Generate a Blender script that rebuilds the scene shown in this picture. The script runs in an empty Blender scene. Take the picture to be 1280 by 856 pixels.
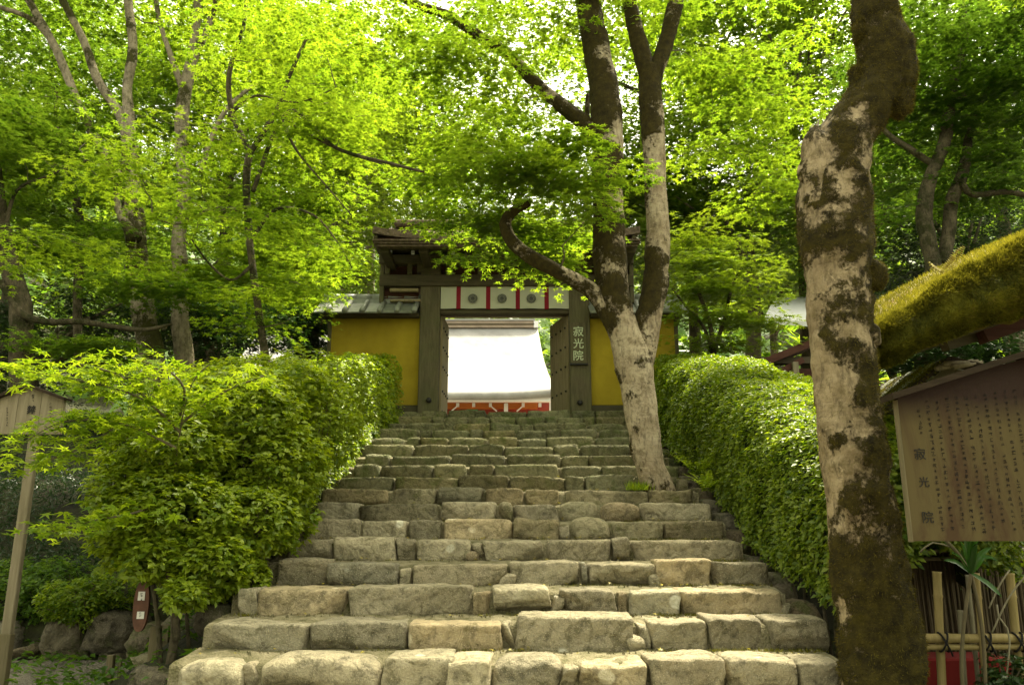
import bpy, bmesh, math, random
import numpy as np
from mathutils import Vector, noise
random.seed(7); RNG = np.random.default_rng(7)
S = bpy.context.scene
COL = S.collection
R = math.radians

# ------------------------------------------------------------------ camera, world, sun, exposure
EYE, PITCH, FOC = 1.5, R(13.5), 995.0            # eye height, upward tilt, focal length for a 1280 px wide frame
cam_d = bpy.data.cameras.new('camera'); cam = bpy.data.objects.new('camera', cam_d); COL.objects.link(cam)
cam.location = (0, 0, EYE); cam.rotation_euler = (math.pi/2 + PITCH, 0, 0)
cam_d.sensor_width = 36; cam_d.lens = FOC/1280*36; cam_d.clip_end = 2000; cam_d.clip_start = .05
S.camera = cam
SUN_EL, SUN_AZ = R(63), R(42)                    # azimuth measured clockwise from +Y (straight ahead)
w = bpy.data.worlds.new('World'); S.world = w; w.use_nodes = True
nt = w.node_tree; nt.nodes.clear()
sky = nt.nodes.new('ShaderNodeTexSky'); sky.sky_type = 'NISHITA'; sky.sun_disc = False
sky.sun_elevation = SUN_EL; sky.sun_rotation = SUN_AZ; sky.dust_density = 4; sky.air_density = 1
hs = nt.nodes.new('ShaderNodeHueSaturation'); hs.inputs['Saturation'].default_value = .22
bg = nt.nodes.new('ShaderNodeBackground'); bg.inputs[1].default_value = .14
wo = nt.nodes.new('ShaderNodeOutputWorld')
wt = nt.nodes.new('ShaderNodeMix'); wt.data_type = 'RGBA'; wt.blend_type = 'MULTIPLY'; wt.inputs[0].default_value = 1
wt.inputs[7].default_value = (1, .94, .72, 1)    # thin bright overcast, slightly warm
nt.links.new(sky.outputs[0], hs.inputs['Color']); nt.links.new(hs.outputs[0], wt.inputs[6])
nt.links.new(wt.outputs[2], bg.inputs[0]); nt.links.new(bg.outputs[0], wo.inputs[0])
sun_d = bpy.data.lights.new('sun', 'SUN'); sun = bpy.data.objects.new('sun', sun_d); COL.objects.link(sun)
sun_d.energy = 3.0; sun_d.angle = R(6); sun_d.color = (1, .91, .70)
sd = Vector((math.sin(SUN_AZ)*math.cos(SUN_EL), math.cos(SUN_AZ)*math.cos(SUN_EL), math.sin(SUN_EL)))
sun.rotation_euler = sd.to_track_quat('Z', 'Y').to_euler()
S.view_settings.view_transform = 'Standard'; S.view_settings.look = 'None'
S.view_settings.exposure = 2.45; S.view_settings.gamma = 1
try:
    S.cycles.use_denoising = True
    S.cycles.max_bounces = 10; S.cycles.diffuse_bounces = 5; S.cycles.transmission_bounces = 6
except Exception: pass

# ------------------------------------------------------------------ helpers
def P(px, py, Y):
    """world point seen at photo pixel (px,py) at the distance Y in front of the camera"""
    dx, u = (px-640)/FOC, (428-py)/FOC
    t = Y/(math.cos(PITCH)-u*math.sin(PITCH))
    return Vector((t*dx, Y, EYE + t*(math.sin(PITCH)+u*math.cos(PITCH))))
def pxm(px, py, Y):                              # metres covered by one pixel there
    u = (428-py)/FOC
    return Y/(math.cos(PITCH)-u*math.sin(PITCH))/FOC
def link(name, me, mat=None, parent=None, **kw):
    o = bpy.data.objects.new(name, me); COL.objects.link(o)
    if mat is not None and me is not None and not me.materials: me.materials.append(mat)
    if parent is not None: o.parent = parent
    for k, v in kw.items(): o[k] = v
    return o
def empty(name, loc, label, cat, group=None):
    o = bpy.data.objects.new(name, None); COL.objects.link(o); o.location = loc; o.empty_display_size = .1
    o['label'] = label; o['category'] = cat
    if group: o['group'] = group
    bpy.context.view_layer.update()
    return o
def part(name, me, mat, par, **kw):
    """mesh given in world coordinates, stored relative to its thing's (unrotated) origin"""
    root = par; off = Vector((0, 0, 0))
    while root is not None: off += root.location; root = root.parent
    me.transform(__import__('mathutils').Matrix.Translation(-off))
    return link(name, me, mat, par, **kw)
def pydata(verts, faces, smooth=False):
    me = bpy.data.meshes.new('m'); me.from_pydata([tuple(v) for v in verts], [], faces)
    if smooth: me.polygons.foreach_set('use_smooth', [True]*len(me.polygons))
    me.update(); return me
def npmesh(V, F, tint=None, smooth=False, extra=None):
    """V (n,3); F (m,k) all faces with k corners"""
    me = bpy.data.meshes.new('m'); n, (m, k) = len(V), F.shape
    me.vertices.add(n); me.vertices.foreach_set('co', np.ascontiguousarray(V, dtype=np.float32).ravel())
    me.loops.add(m*k); me.loops.foreach_set('vertex_index', np.ascontiguousarray(F, dtype=np.int32).ravel())
    me.polygons.add(m); me.polygons.foreach_set('loop_start', np.arange(0, m*k, k, dtype=np.int32))
    if smooth: me.polygons.foreach_set('use_smooth', np.ones(m, dtype=bool))
    me.update(calc_edges=True)
    if tint is not None:
        a = me.attributes.new('tint', 'FLOAT', 'POINT'); a.data.foreach_set('value', np.asarray(tint, dtype=np.float32))
    if extra is not None:
        a = me.attributes.new('moss', 'FLOAT', 'POINT'); a.data.foreach_set('value', np.asarray(extra, dtype=np.float32))
    return me
class MB:
    def __init__(s): s.v = []; s.f = []
    def add(s, vs, fs):
        b = len(s.v); s.v += [Vector(v) for v in vs]; s.f += [tuple(i+b for i in f) for f in fs]; return s
    def box(s, a, b, bev=0):
        x0, y0, z0 = a; x1, y1, z1 = b
        if bev:
            bm = bmesh.new(); bmesh.ops.create_cube(bm, size=1)
            for v in bm.verts: v.co = ((x0+x1)/2+v.co.x*(x1-x0), (y0+y1)/2+v.co.y*(y1-y0), (z0+z1)/2+v.co.z*(z1-z0))
            bmesh.ops.bevel(bm, geom=bm.edges[:], offset=bev, segments=1, affect='EDGES')
            bm.verts.index_update(); vs = [v.co.copy() for v in bm.verts]; fs = [tuple(v.index for v in f.verts) for f in bm.faces]; bm.free()
            return s.add(vs, fs)
        return s.add([(x0,y0,z0),(x1,y0,z0),(x1,y1,z0),(x0,y1,z0),(x0,y0,z1),(x1,y0,z1),(x1,y1,z1),(x0,y1,z1)],
                     [(0,3,2,1),(4,5,6,7),(0,1,5,4),(1,2,6,5),(2,3,7,6),(3,0,4,7)])
    def beam(s, a, b, w, h, up=(0,0,1)):
        a, b = Vector(a), Vector(b); d = (b-a).normalized(); up = Vector(up)
        sx = d.cross(up); sx = sx.normalized() if sx.length > 1e-4 else Vector((1,0,0)); sy = sx.cross(d).normalized()
        vs = [c + sx*(i*w/2) + sy*(j*h/2) for c in (a, b) for i, j in ((-1,-1),(1,-1),(1,1),(-1,1))]
        return s.add(vs, [(3,2,1,0),(4,5,6,7),(0,1,5,4),(1,2,6,5),(2,3,7,6),(3,0,4,7)])
    def tube(s, pts, rads, n=8, cap=True):
        pts = [Vector(p) for p in pts]; b = len(s.v); t0 = (pts[1]-pts[0]).normalized()
        ref = Vector((0,1,0)) if abs(t0.y) < .8 else Vector((1,0,0)); u = t0.cross(ref).normalized()
        for i, p in enumerate(pts):
            t = (pts[min(i+1, len(pts)-1)]-pts[max(i-1, 0)]).normalized()
            u = (u - t*u.dot(t)).normalized(); v = t.cross(u)
            for k in range(n):
                a = 2*math.pi*k/n; s.v.append(p + (u*math.cos(a)+v*math.sin(a))*rads[i])
        for i in range(len(pts)-1):
            for k in range(n):
                k2 = (k+1) % n; s.f.append((b+i*n+k, b+i*n+k2, b+(i+1)*n+k2, b+(i+1)*n+k))
        if cap:
            s.f.append(tuple(b+k for k in reversed(range(n)))); s.f.append(tuple(b+(len(pts)-1)*n+k for k in range(n)))
        return s
    def me(s, smooth=False): return pydata(s.v, s.f, smooth)
def pbox(px0, py0, px1, py1, Y, dep, bev=0):
    pc = ((px0+px1)/2, (py0+py1)/2)
    a = P(px0, pc[1], Y); b = P(px1, pc[1], Y); zt = P(pc[0], py0, Y).z; zb = P(pc[0], py1, Y).z
    return MB().box((a.x, Y, zb), (b.x, Y+dep, zt), bev).me()
def catmull(pts, rads, step):
    """smooth path through points, resampled"""
    out, orad = [], []
    n = len(pts)
    for i in range(n-1):
        p0, p1, p2, p3 = pts[max(i-1,0)], pts[i], pts[i+1], pts[min(i+2,n-1)]
        m = max(1, int((p2-p1).length/step))
        for j in range(m):
            t = j/m; t2, t3 = t*t, t*t*t
            out.append(.5*((2*p1)+(p2-p0)*t+(2*p0-5*p1+4*p2-p3)*t2+(3*p1-p0-3*p2+p3)*t3)); orad.append(rads[i]*(1-t)+rads[i+1]*t)
    out.append(pts[-1]); orad.append(rads[-1]); return out, orad

# ------------------------------------------------------------------ materials
class NT:
    def __init__(s, name):
        s.m = bpy.data.materials.new(name); s.m.use_nodes = True; s.t = s.m.node_tree; s.t.nodes.clear()
        s.out = s.t.nodes.new('ShaderNodeOutputMaterial')
        s.co = s.t.nodes.new('ShaderNodeTexCoord').outputs['Object']
    def n(s, typ, **kw):
        nd = s.t.nodes.new(typ)
        for k, v in kw.items():
            if k[0] == 'i' and k[1:].isdigit(): s.set(nd.inputs[int(k[1:])], v)
            elif k.startswith('I_'): s.set(nd.inputs[k[2:].replace('_', ' ')], v)
            else: setattr(nd, k, v)
        return nd
    def set(s, sock, v):
        if isinstance(v, bpy.types.NodeSocket): s.t.links.new(v, sock)
        else:
            if isinstance(v, (tuple, list)) and len(v) == 3 and sock.type == 'RGBA': v = (*v, 1)
            sock.default_value = v
    def noise(s, scale, detail=4, rough=.55, co=None, dist=0):
        return s.n('ShaderNodeTexNoise', I_Vector=co or s.co, I_Scale=scale, I_Detail=detail, I_Roughness=rough, I_Distortion=dist).outputs['Fac']
    def vor(s, scale, co=None, feat='F1'):
        return s.n('ShaderNodeTexVoronoi', feature=feat, I_Vector=co or s.co, I_Scale=scale).outputs[0]
    def ramp(s, fac, stops):
        r = s.n('ShaderNodeValToRGB', I_Fac=fac); e = r.color_ramp.elements
        while len(e) < len(stops): e.new(.5)
        for el, (p, c) in zip(e, stops): el.position = p; el.color = (*c, 1) if isinstance(c, tuple) else (c, c, c, 1)
        return r.outputs[0]
    def mix(s, f, a, b, bt='MIX'):
        m = s.n('ShaderNodeMix', data_type='RGBA', blend_type=bt); s.set(m.inputs[0], f); s.set(m.inputs[6], a); s.set(m.inputs[7], b); return m.outputs[2]
    def math(s, op, a, b=0.0, c=0.0, clamp=False):
        m = s.n('ShaderNodeMath', operation=op, use_clamp=clamp); s.set(m.inputs[0], a); s.set(m.inputs[1], b); s.set(m.inputs[2], c); return m.outputs[0]
    def attr(s, name): return s.n('ShaderNodeAttribute', attribute_name=name).outputs['Fac']
    def rnd(s): return s.n('ShaderNodeObjectInfo').outputs['Random']
    def map(s, sc=(1,1,1), rot=(0,0,0)):
        m = s.n('ShaderNodeMapping', I_Vector=s.co); m.inputs['Scale'].default_value = sc; m.inputs['Rotation'].default_value = rot; return m.outputs[0]
    def offs(s, k=37.):
        """object coordinates shifted by a random amount per object"""
        v = s.n('ShaderNodeVectorMath', operation='ADD'); s.set(v.inputs[0], s.co)
        c = s.n('ShaderNodeCombineXYZ'); r = s.math('MULTIPLY', s.rnd(), k); s.set(c.inputs[0], r); s.set(c.inputs[1], s.math('MULTIPLY', r, 1.7)); s.set(v.inputs[1], c.outputs[0]); return v.outputs[0]
    def fin(s, col, rough=.85, bump=None, bd=.02, bs=.6, spec=.3, metal=0, coat=0):
        b = s.n('ShaderNodeBsdfPrincipled'); s.set(b.inputs['Base Color'], col); s.set(b.inputs['Roughness'], rough)
        b.inputs['Specular IOR Level'].default_value = spec; b.inputs['Metallic'].default_value = metal
        if bump is not None:
            n = s.n('ShaderNodeBump', I_Height=bump, I_Distance=bd, I_Strength=bs); s.set(b.inputs['Normal'], n.outputs[0])
        s.t.links.new(b.outputs[0], s.out.inputs[0]); return s.m
def simple(name, col, rough=.8, var=.25, scale=6, bd=.004, spec=.3, bs=.5, sc=(1,1,1)):
    t = NT(name); co = t.map(sc); a = t.noise(scale, 6, .6, co); b = t.noise(scale*7, 4, .6, co)
    c = t.mix(t.ramp(a, [(.3, 0.), (.7, 1.)]), tuple(x*(1-var) for x in col), tuple(min(1, x*(1+var)) for x in col))
    return t.fin(c, rough, t.math('ADD', a, t.math('MULTIPLY', b, .4)), bd, bs, spec)
def leafmat(name, dark, light, tdark, tlight, tfac=.5, gloss=.0, rough=.4):
    t = NT(name); f = t.attr('tint')
    c1 = t.mix(f, dark, light); c2 = t.mix(f, tdark, tlight)
    d = t.n('ShaderNodeBsdfPrincipled'); t.set(d.inputs['Base Color'], c1); d.inputs['Roughness'].default_value = rough; d.inputs['Specular IOR Level'].default_value = gloss
    tr = t.n('ShaderNodeBsdfTranslucent'); t.set(tr.inputs[0], c2)
    m = t.n('ShaderNodeMixShader'); m.inputs[0].default_value = tfac
    t.t.links.new(d.outputs[0], m.inputs[1]); t.t.links.new(tr.outputs[0], m.inputs[2]); t.t.links.new(m.outputs[0], t.out.inputs[0]); return t.m
def stonemat(name, base, warm, mossc, mossy, lichen=.0):
    t = NT(name); co = t.offs(); big = t.noise(3.2, 5, .6, co); mid = t.noise(13, 7, .65, co, .4); fin = t.noise(75, 5, .7, co)
    vein = t.vor(7, co, 'DISTANCE_TO_EDGE')
    c = t.mix(t.ramp(big, [(.35, 0.), (.62, 1.)]), base, warm)
    c = t.mix(t.math('MULTIPLY', t.ramp(mid, [(.34, 1.), (.5, 0.)]), .8), c, tuple(x*.34 for x in base))
    st_ = t.noise(6, 7, .75, t.offs(55.), 1.2); c = t.mix(t.math('MULTIPLY', t.ramp(st_, [(.54, 0.), (.6, 1.)]), .65), c, (base[0]*.42, base[1]*.42, base[2]*.34))
    c = t.mix(t.math('MULTIPLY', t.ramp(mid, [(.56, 0.), (.72, 1.)]), .35), c, tuple(min(1, x*1.5) for x in warm))
    c = t.mix(t.math('MULTIPLY', t.ramp(fin, [(.4, 0.), (.65, 1.)]), .35), c, tuple(x*.55 for x in base))
    mm = t.noise(4.5, 8, .7, t.offs(91.))
    c = t.mix(t.math('MULTIPLY', t.ramp(mm, [(.62-mossy, 0.), (.74-mossy, 1.)]), .8), c, mossc)
    if lichen:
        lv = t.vor(2.6, t.offs(13.)); c = t.mix(t.math('MULTIPLY', t.ramp(t.math('ADD', lv, t.math('MULTIPLY', mid, .12)), [(.13+lichen, 1.), (.16+lichen, 0.)]), .7), c, (.62, .6, .46))
    r = t.math('ADD', t.math('MULTIPLY', t.rnd(), .6), .68)
    c = t.mix(1., c, r, 'MULTIPLY'); hv = t.math('FRACT', t.math('MULTIPLY', t.rnd(), 17.3))
    c = t.mix(t.ramp(hv, [(.0, .3), (.3, 0.)]), c, t.mix(1., c, (.86, 1., 1.22), 'MULTIPLY')); c = t.mix(t.ramp(hv, [(.75, 0.), (1., .45)]), c, t.mix(1., c, (1.18, .95, .7), 'MULTIPLY'))
    gr = t.noise(160, 3, .6, co); c = t.mix(t.math('MULTIPLY', t.ramp(gr, [(.55, 0.), (.7, 1.)]), .5), c, tuple(min(1, x*1.7) for x in warm))
    h = t.math('ADD', t.math('MULTIPLY', mid, 1.), t.math('MULTIPLY', fin, .35)); h = t.math('ADD', h, t.math('MULTIPLY', t.math('MINIMUM', vein, .12), 1.2))
    return t.fin(c, .88, h, .045, 1., .2)
def barkmat(name, pale, grey, mossc, mossd, attr=True):
    t = NT(name); co = t.co; st = t.map((1, 1, .3)); a = t.noise(4, 7, .7, None, .6); b = t.noise(26, 7, .72, st, .3); f = t.noise(120, 4, .7, co); sp = t.noise(9, 8, .75)
    hz = t.noise(20, 5, .6, t.map((.5, .5, 3.2)))
    c = t.mix(t.ramp(a, [(.36, 0.), (.6, 1.)]), grey, pale)
    c = t.mix(t.math('MULTIPLY', t.ramp(sp, [(.5, 0.), (.62, 1.)]), .75), c, tuple((x*.5+y*.35) for x, y in zip(grey, mossc)))
    c = t.mix(t.math('MULTIPLY', t.ramp(b, [(.34, 1.), (.5, 0.)]), .75), c, tuple(x*.3 for x in grey))
    c = t.mix(t.math('MULTIPLY', t.ramp(hz, [(.3, 1.), (.4, 0.)]), .5), c, tuple(x*.45 for x in grey))
    c = t.mix(t.math('MULTIPLY', t.ramp(t.noise(13, 6, .7, None, .8), [(.6, 0.), (.68, 1.)]), .6), c, tuple(min(1, x*1.35) for x in pale))
    mc = t.mix(t.ramp(t.noise(14, 6, .75), [(.35, 0.), (.68, 1.)]), mossd, mossc)
    if attr:
        m = t.math('ADD', t.attr('moss'), t.math('MULTIPLY', t.math('SUBTRACT', t.noise(17, 9, .82), .5), 1.9)); mk = t.ramp(m, [(.47, 0.), (.60, 1.)])
    else: mk = t.ramp(t.noise(2.3, 8, .7), [(.5, 0.), (.6, 1.)])
    c = t.mix(mk, c, mc)
    h = t.math('ADD', t.math('MULTIPLY', b, .7), t.math('MULTIPLY', f, t.math('ADD', t.math('MULTIPLY', mk, .9), .15))); h = t.math('ADD', h, t.math('MULTIPLY', hz, .3))
    return t.fin(c, .92, h, .03, 1., .15)
def woodmat(name, a, b, green=None, g=.5, axis=2, rough=.8):
    t = NT(name); sc = [9., 9., 9.]; sc[axis] = .9; co = t.n('ShaderNodeMapping', I_Vector=t.offs()); co.inputs['Scale'].default_value = sc; co = co.outputs[0]
    n = t.noise(3, 7, .65, co, .6); n2 = t.noise(2.2, 5, .6)
    c = t.mix(t.ramp(n, [(.32, 0.), (.68, 1.)]), a, b)
    if green: c = t.mix(t.math('MULTIPLY', t.ramp(n2, [(.35, 0.), (.65, 1.)]), g), c, green)
    return t.fin(c, rough, n, .006, .6, .2)

M = {}
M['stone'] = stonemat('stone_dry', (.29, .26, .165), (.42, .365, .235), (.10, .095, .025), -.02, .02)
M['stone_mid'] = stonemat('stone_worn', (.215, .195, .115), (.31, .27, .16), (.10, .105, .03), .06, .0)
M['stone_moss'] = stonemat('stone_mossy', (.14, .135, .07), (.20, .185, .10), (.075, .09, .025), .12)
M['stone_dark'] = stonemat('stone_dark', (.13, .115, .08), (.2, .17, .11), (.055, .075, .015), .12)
t = NT('stair_fill'); a = t.noise(9, 8, .7); f = t.vor(70)
M['fill'] = t.fin(t.mix(t.ramp(a, [(.35, 0.), (.65, 1.)]), (.07, .066, .022), (.23, .2, .12)), .95, t.math('ADD', a, t.math('MULTIPLY', f, .5)), .03, .8)
t = NT('ground_soil'); a = t.noise(.9, 8, .7); b = t.noise(14, 6, .7); s_ = t.noise(2.2, 5, .6, t.map((.5, 1, 3)))
c = t.mix(t.ramp(a, [(.35, 0.), (.6, 1.)]), (.03, .026, .011), (.03, .038, .008)); c = t.mix(t.ramp(s_, [(.45, 0.), (.65, 1.)]), c, (.014, .013, .006))
M['ground'] = t.fin(c, .95, t.math('ADD', a, t.math('MULTIPLY', b, .5)), .08, .8)
t = NT('gravel'); a = t.noise(60, 4, .7); v = t.vor(55)
M['gravel'] = t.fin(t.mix(t.ramp(a, [(.3, 0.), (.7, 1.)]), (.09, .08, .06), (.25, .225, .17)), .95, v, .02, 1.)
M['bark_big'] = barkmat('bark_pale_mossy', (.40, .32, .19), (.2, .15, .08), (.10, .08, .014), (.022, .018, .007))
M['bark_mid'] = barkmat('bark_white_mossy', (.46, .39, .26), (.27, .21, .13), (.085, .066, .015), (.03, .024, .009))
M['bark_left'] = barkmat('bark_grey', (.33, .28, .19), (.2, .17, .11), (.1, .1, .025), (.06, .055, .02))
M['bark_dark'] = barkmat('bark_dark', (.12, .1, .06), (.06, .05, .03), (.05, .06, .015), (.03, .03, .012), False)
M['twig'] = simple('twig_bark', (.11, .095, .055), .9, .3, 10)
M['maple'] = leafmat('maple_leaf', (.075, .14, .016), (.155, .235, .026), (.18, .34, .012), (.425, .55, .02), .54, .2)
M['maple_mid'] = leafmat('maple_leaf_green', (.055, .12, .016), (.115, .20, .024), (.14, .28, .012), (.33, .45, .022), .52, .2)
M['maple_dark'] = leafmat('maple_leaf_deep', (.04, .095, .010), (.09, .155, .014), (.09, .21, .012), (.24, .37, .02), .48, .2)
M['maple_near'] = leafmat('maple_leaf_near', (.09, .17, .012), (.19, .27, .02), (.26, .42, .01), (.55, .66, .02), .52, .25)
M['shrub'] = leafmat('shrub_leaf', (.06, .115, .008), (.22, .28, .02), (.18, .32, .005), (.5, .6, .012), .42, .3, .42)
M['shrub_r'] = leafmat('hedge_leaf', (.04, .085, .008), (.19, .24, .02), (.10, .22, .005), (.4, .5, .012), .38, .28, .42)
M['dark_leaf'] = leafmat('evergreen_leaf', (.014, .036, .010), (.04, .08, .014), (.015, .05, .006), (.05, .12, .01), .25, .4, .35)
M['moss_blade'] = leafmat('moss_blade', (.055, .06, .010), (.21, .20, .022), (.14, .13, .01), (.34, .3, .02), .3, .1, .8)
M['moss_trunk'] = leafmat('moss_on_bark', (.035, .028, .008), (.17, .135, .022), (.05, .04, .01), (.18, .16, .02), .3, .1, .9)
M['core'] = simple('shade_core', (.02, .03, .009), .95, .4, 8, .02)  # near-black green, the hedges' inner shade as a colour
M['gatewood'] = woodmat('gate_wood', (.07, .057, .034), (.14, .115, .068), (.10, .105, .045), .5)
M['gatewood_h'] = woodmat('gate_beam_wood', (.05, .04, .024), (.10, .08, .047), (.07, .068, .03), .4, 0)
M['doorwood'] = woodmat('door_wood', (.2, .16, .09), (.34, .27, .16), (.16, .15, .06), .3)
M['redwood'] = woodmat('red_brown_wood', (.05, .02, .013), (.09, .038, .025), None, 0, 0)
t = NT('yellow_plaster'); a = t.noise(1.6, 7, .65); st_ = t.noise(3, 6, .65, t.map((1.2, 1.2, .4))); g_ = t.noise(40, 5, .7)
c = t.mix(t.ramp(a, [(.35, 0.), (.65, 1.)]), (.30, .215, .012), (.42, .31, .02)); c = t.mix(t.math('MULTIPLY', t.ramp(st_, [(.5, 0.), (.75, 1.)]), .3), c, (.22, .17, .025)); c = t.mix(t.math('MULTIPLY', g_, .2), c, (.2, .16, .03))
M['yellow'] = t.fin(c, .92, t.math('ADD', a, t.math('MULTIPLY', g_, .3)), .004, .6)
M['plinth'] = simple('dark_plinth', (.07, .06, .035), .9, .2, 5)
M['tile'] = simple('grey_roof_tile', (.22, .23, .2), .42, .25, 9, .004, .6)
M['bark_roof'] = simple('bark_shingle_roof', (.13, .095, .068), .94, .5, 14, .05, .2, .9)
M['cloth'] = simple('banner_cloth', (.46, .46, .35), .9, .05, 3)
M['red'] = simple('banner_red', (.2, .008, .018), .85, .15, 4)
M['crest'] = simple('crest_grey', (.07, .07, .065), .85, .15, 9)
M['iron'] = simple('black_iron', (.018, .016, .014), .5, .2, 9)
M['hallroof'] = simple('hall_roof', (.27, .265, .25), .8, .2, 1.2, .05)
M['hallridge'] = simple('hall_ridge', (.33, .26, .2), .8, .2, 2)
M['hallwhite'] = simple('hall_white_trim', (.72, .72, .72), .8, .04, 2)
M['orange'] = simple('orange_wood', (.42, .13, .025), .7, .15, 2)
M['hallred'] = simple('hall_red_wood', (.22, .035, .02), .75, .2, 2)
M['hallgreen'] = simple('green_shutter', (.05, .2, .1), .7, .1, 2)
M['signwood'] = woodmat('pale_sign_wood', (.15, .125, .075), (.27, .23, .15), (.14, .135, .07), .3)
M['signroof'] = woodmat('dark_sign_cover', (.02, .014, .008), (.04, .028, .016), None, 0, 0, .97)
t = NT('stained_board'); co = t.map((1, 1, .35)); a = t.noise(2.3, 6, .65, co, .8); g_ = t.noise(3, 7, .6, t.map((12, 12, 1)))
c = t.mix(t.ramp(a, [(.38, 0.), (.5, 1.)]), (.055, .028, .009), (.092, .068, .022)); c = t.mix(t.math('MULTIPLY', g_, .3), c, (.04, .03, .012))
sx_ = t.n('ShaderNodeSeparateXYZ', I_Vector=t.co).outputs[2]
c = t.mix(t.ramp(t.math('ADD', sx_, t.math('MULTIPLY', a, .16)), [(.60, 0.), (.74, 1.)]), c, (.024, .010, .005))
M['board'] = t.fin(c, .75, g_, .003, .5)
M['ink'] = simple('ink', (.02, .018, .014), .8, .1)
M['ink_faded'] = simple('faded_ink', (.014, .01, .006), .8, .1)
M['paleink'] = simple('pale_lettering', (.5, .55, .38), .8, .1)
M['bamboo'] = woodmat('dry_bamboo', (.2, .15, .055), (.34, .26, .11), (.22, .2, .07), .35, 2, .5)
M['bamboo_g'] = woodmat('grey_bamboo', (.16, .145, .09), (.27, .24, .16), (.22, .2, .1), .3, 2, .5)
M['brush'] = woodmat('brushwood', (.05, .038, .022), (.13, .10, .06), None, 0, 2)
M['rope'] = simple('black_rope', (.012, .011, .01), .9, .1)
M['redcloth'] = simple('red_felt', (.17, .012, .01), .95, .12, 3)
M['fern'] = leafmat('fern_yellow', (.26, .2, .03), (.42, .36, .06), (.28, .24, .02), (.45, .4, .04), .4, .2)
M['broad'] = leafmat('broad_leaf', (.03, .09, .015), (.06, .15, .03), (.06, .2, .01), (.1, .26, .02), .35, .6, .25)
M['stake'] = woodmat('stake_wood', (.1, .08, .045), (.19, .155, .09), (.1, .1, .04), .4)
M['plaque'] = simple('red_brown_plaque', (.13, .06, .038), .75, .35, 14)
M['paper'] = simple('white_label', (.75, .73, .68), .8, .05)

# ------------------------------------------------------------------ terrain (one sheet)
Y0, DY, Z0, DZ = 4.51, .47, .84, .155             # first visible step: front edge distance, going; top height, rise
def smooth(a, b, x): t = np.clip((x-a)/(b-a), 0, 1); return t*t*(3-2*t)
def H(x, y):
    x = np.asarray(x, float); y = np.asarray(y, float)
    g = np.clip(.06*y, -.3, .45)
    stair = np.clip(Z0 + (y-Y0)*DZ/DY - .42, g-.05, 2.95)
    bankL = g + smooth(7.35, 7.75, y)*.5 + np.clip(y-7.6, 0, 4.6)*.54
    bankR = g + smooth(5.2, 7, y)*.3 + np.clip(y-6.2, 0, 6.2)*.39
    sl = smooth(2.0, 3.2, -x); sr = smooth(2.6, 3.8, x)
    z = stair*(1-sl)*(1-sr) + np.minimum(bankL, 3.15)*sl + np.minimum(bankR, 3.15)*sr
    court = smooth(11.2, 12.2, y); z = z*(1-court) + 3.15*court
    hill = np.clip(y-46, 0, 500)*.5 + smooth(4, 14, y)*np.clip(np.abs(x)-15, 0, 400)*.42
    return z + np.minimum(hill, 70)
ax = np.unique(np.concatenate([np.linspace(-420, -40, 14), np.linspace(-40, -8, 16), np.linspace(-8, 8, 100), np.linspace(8, 40, 16), np.linspace(40, 420, 14)]))
ay = np.unique(np.concatenate([np.linspace(-420, -12, 10), np.linspace(-12, 2, 12), np.linspace(2, 13.5, 110), np.linspace(13.5, 60, 30), np.linspace(60, 520, 20)]))
gx, gy = np.meshgrid(ax, ay); gz = H(gx, gy)
wob = np.array([noise.noise(Vector((a*.9, b*.9, 0)))*.10 + noise.noise(Vector((a*3.1, b*3.1, 5)))*.035 for a, b in zip(gx.ravel(), gy.ravel())]).reshape(gx.shape)
mask = (1-np.exp(-(np.clip(np.abs(gx)-2, 0, 9))**2))*smooth(7.3, 8, gy) + .15
gz = gz + wob*np.minimum(mask, 1)*1.4
nx, ny = len(ax), len(ay); idx = np.arange(nx*ny).reshape(ny, nx)
Fq = np.stack([idx[:-1,:-1].ravel(), idx[:-1,1:].ravel(), idx[1:,1:].ravel(), idx[1:,:-1].ravel()], 1)
link('ground', npmesh(np.stack([gx.ravel(), gy.ravel(), gz.ravel()], 1), Fq, smooth=True), M['ground'], kind='structure')
def sheet(name, xs, ys, dz, mat):
    a, b = np.meshgrid(np.linspace(*xs), np.linspace(*ys)); z = np.clip(.06*b, -.3, .45) + dz
    i = np.arange(a.size).reshape(a.shape); F = np.stack([i[:-1,:-1].ravel(), i[:-1,1:].ravel(), i[1:,1:].ravel(), i[1:,:-1].ravel()], 1)
    return link(name, npmesh(np.stack([a.ravel(), b.ravel(), z.ravel()], 1), F, smooth=True), mat, kind='structure')
sheet('gravel_path', (-12, -2.25, 20), (-6, 7.15, 30), .035, M['gravel'])
sheet('gravel_forecourt', (-2.245, 12, 20), (-6, 2.45, 16), .035, M['gravel'])
# courtyard beyond the gate
link('courtyard_gravel', MB().box((-14, 12.9, 3.1), (14, 44, 3.2)).me(), M['gravel'], kind='structure')

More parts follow.
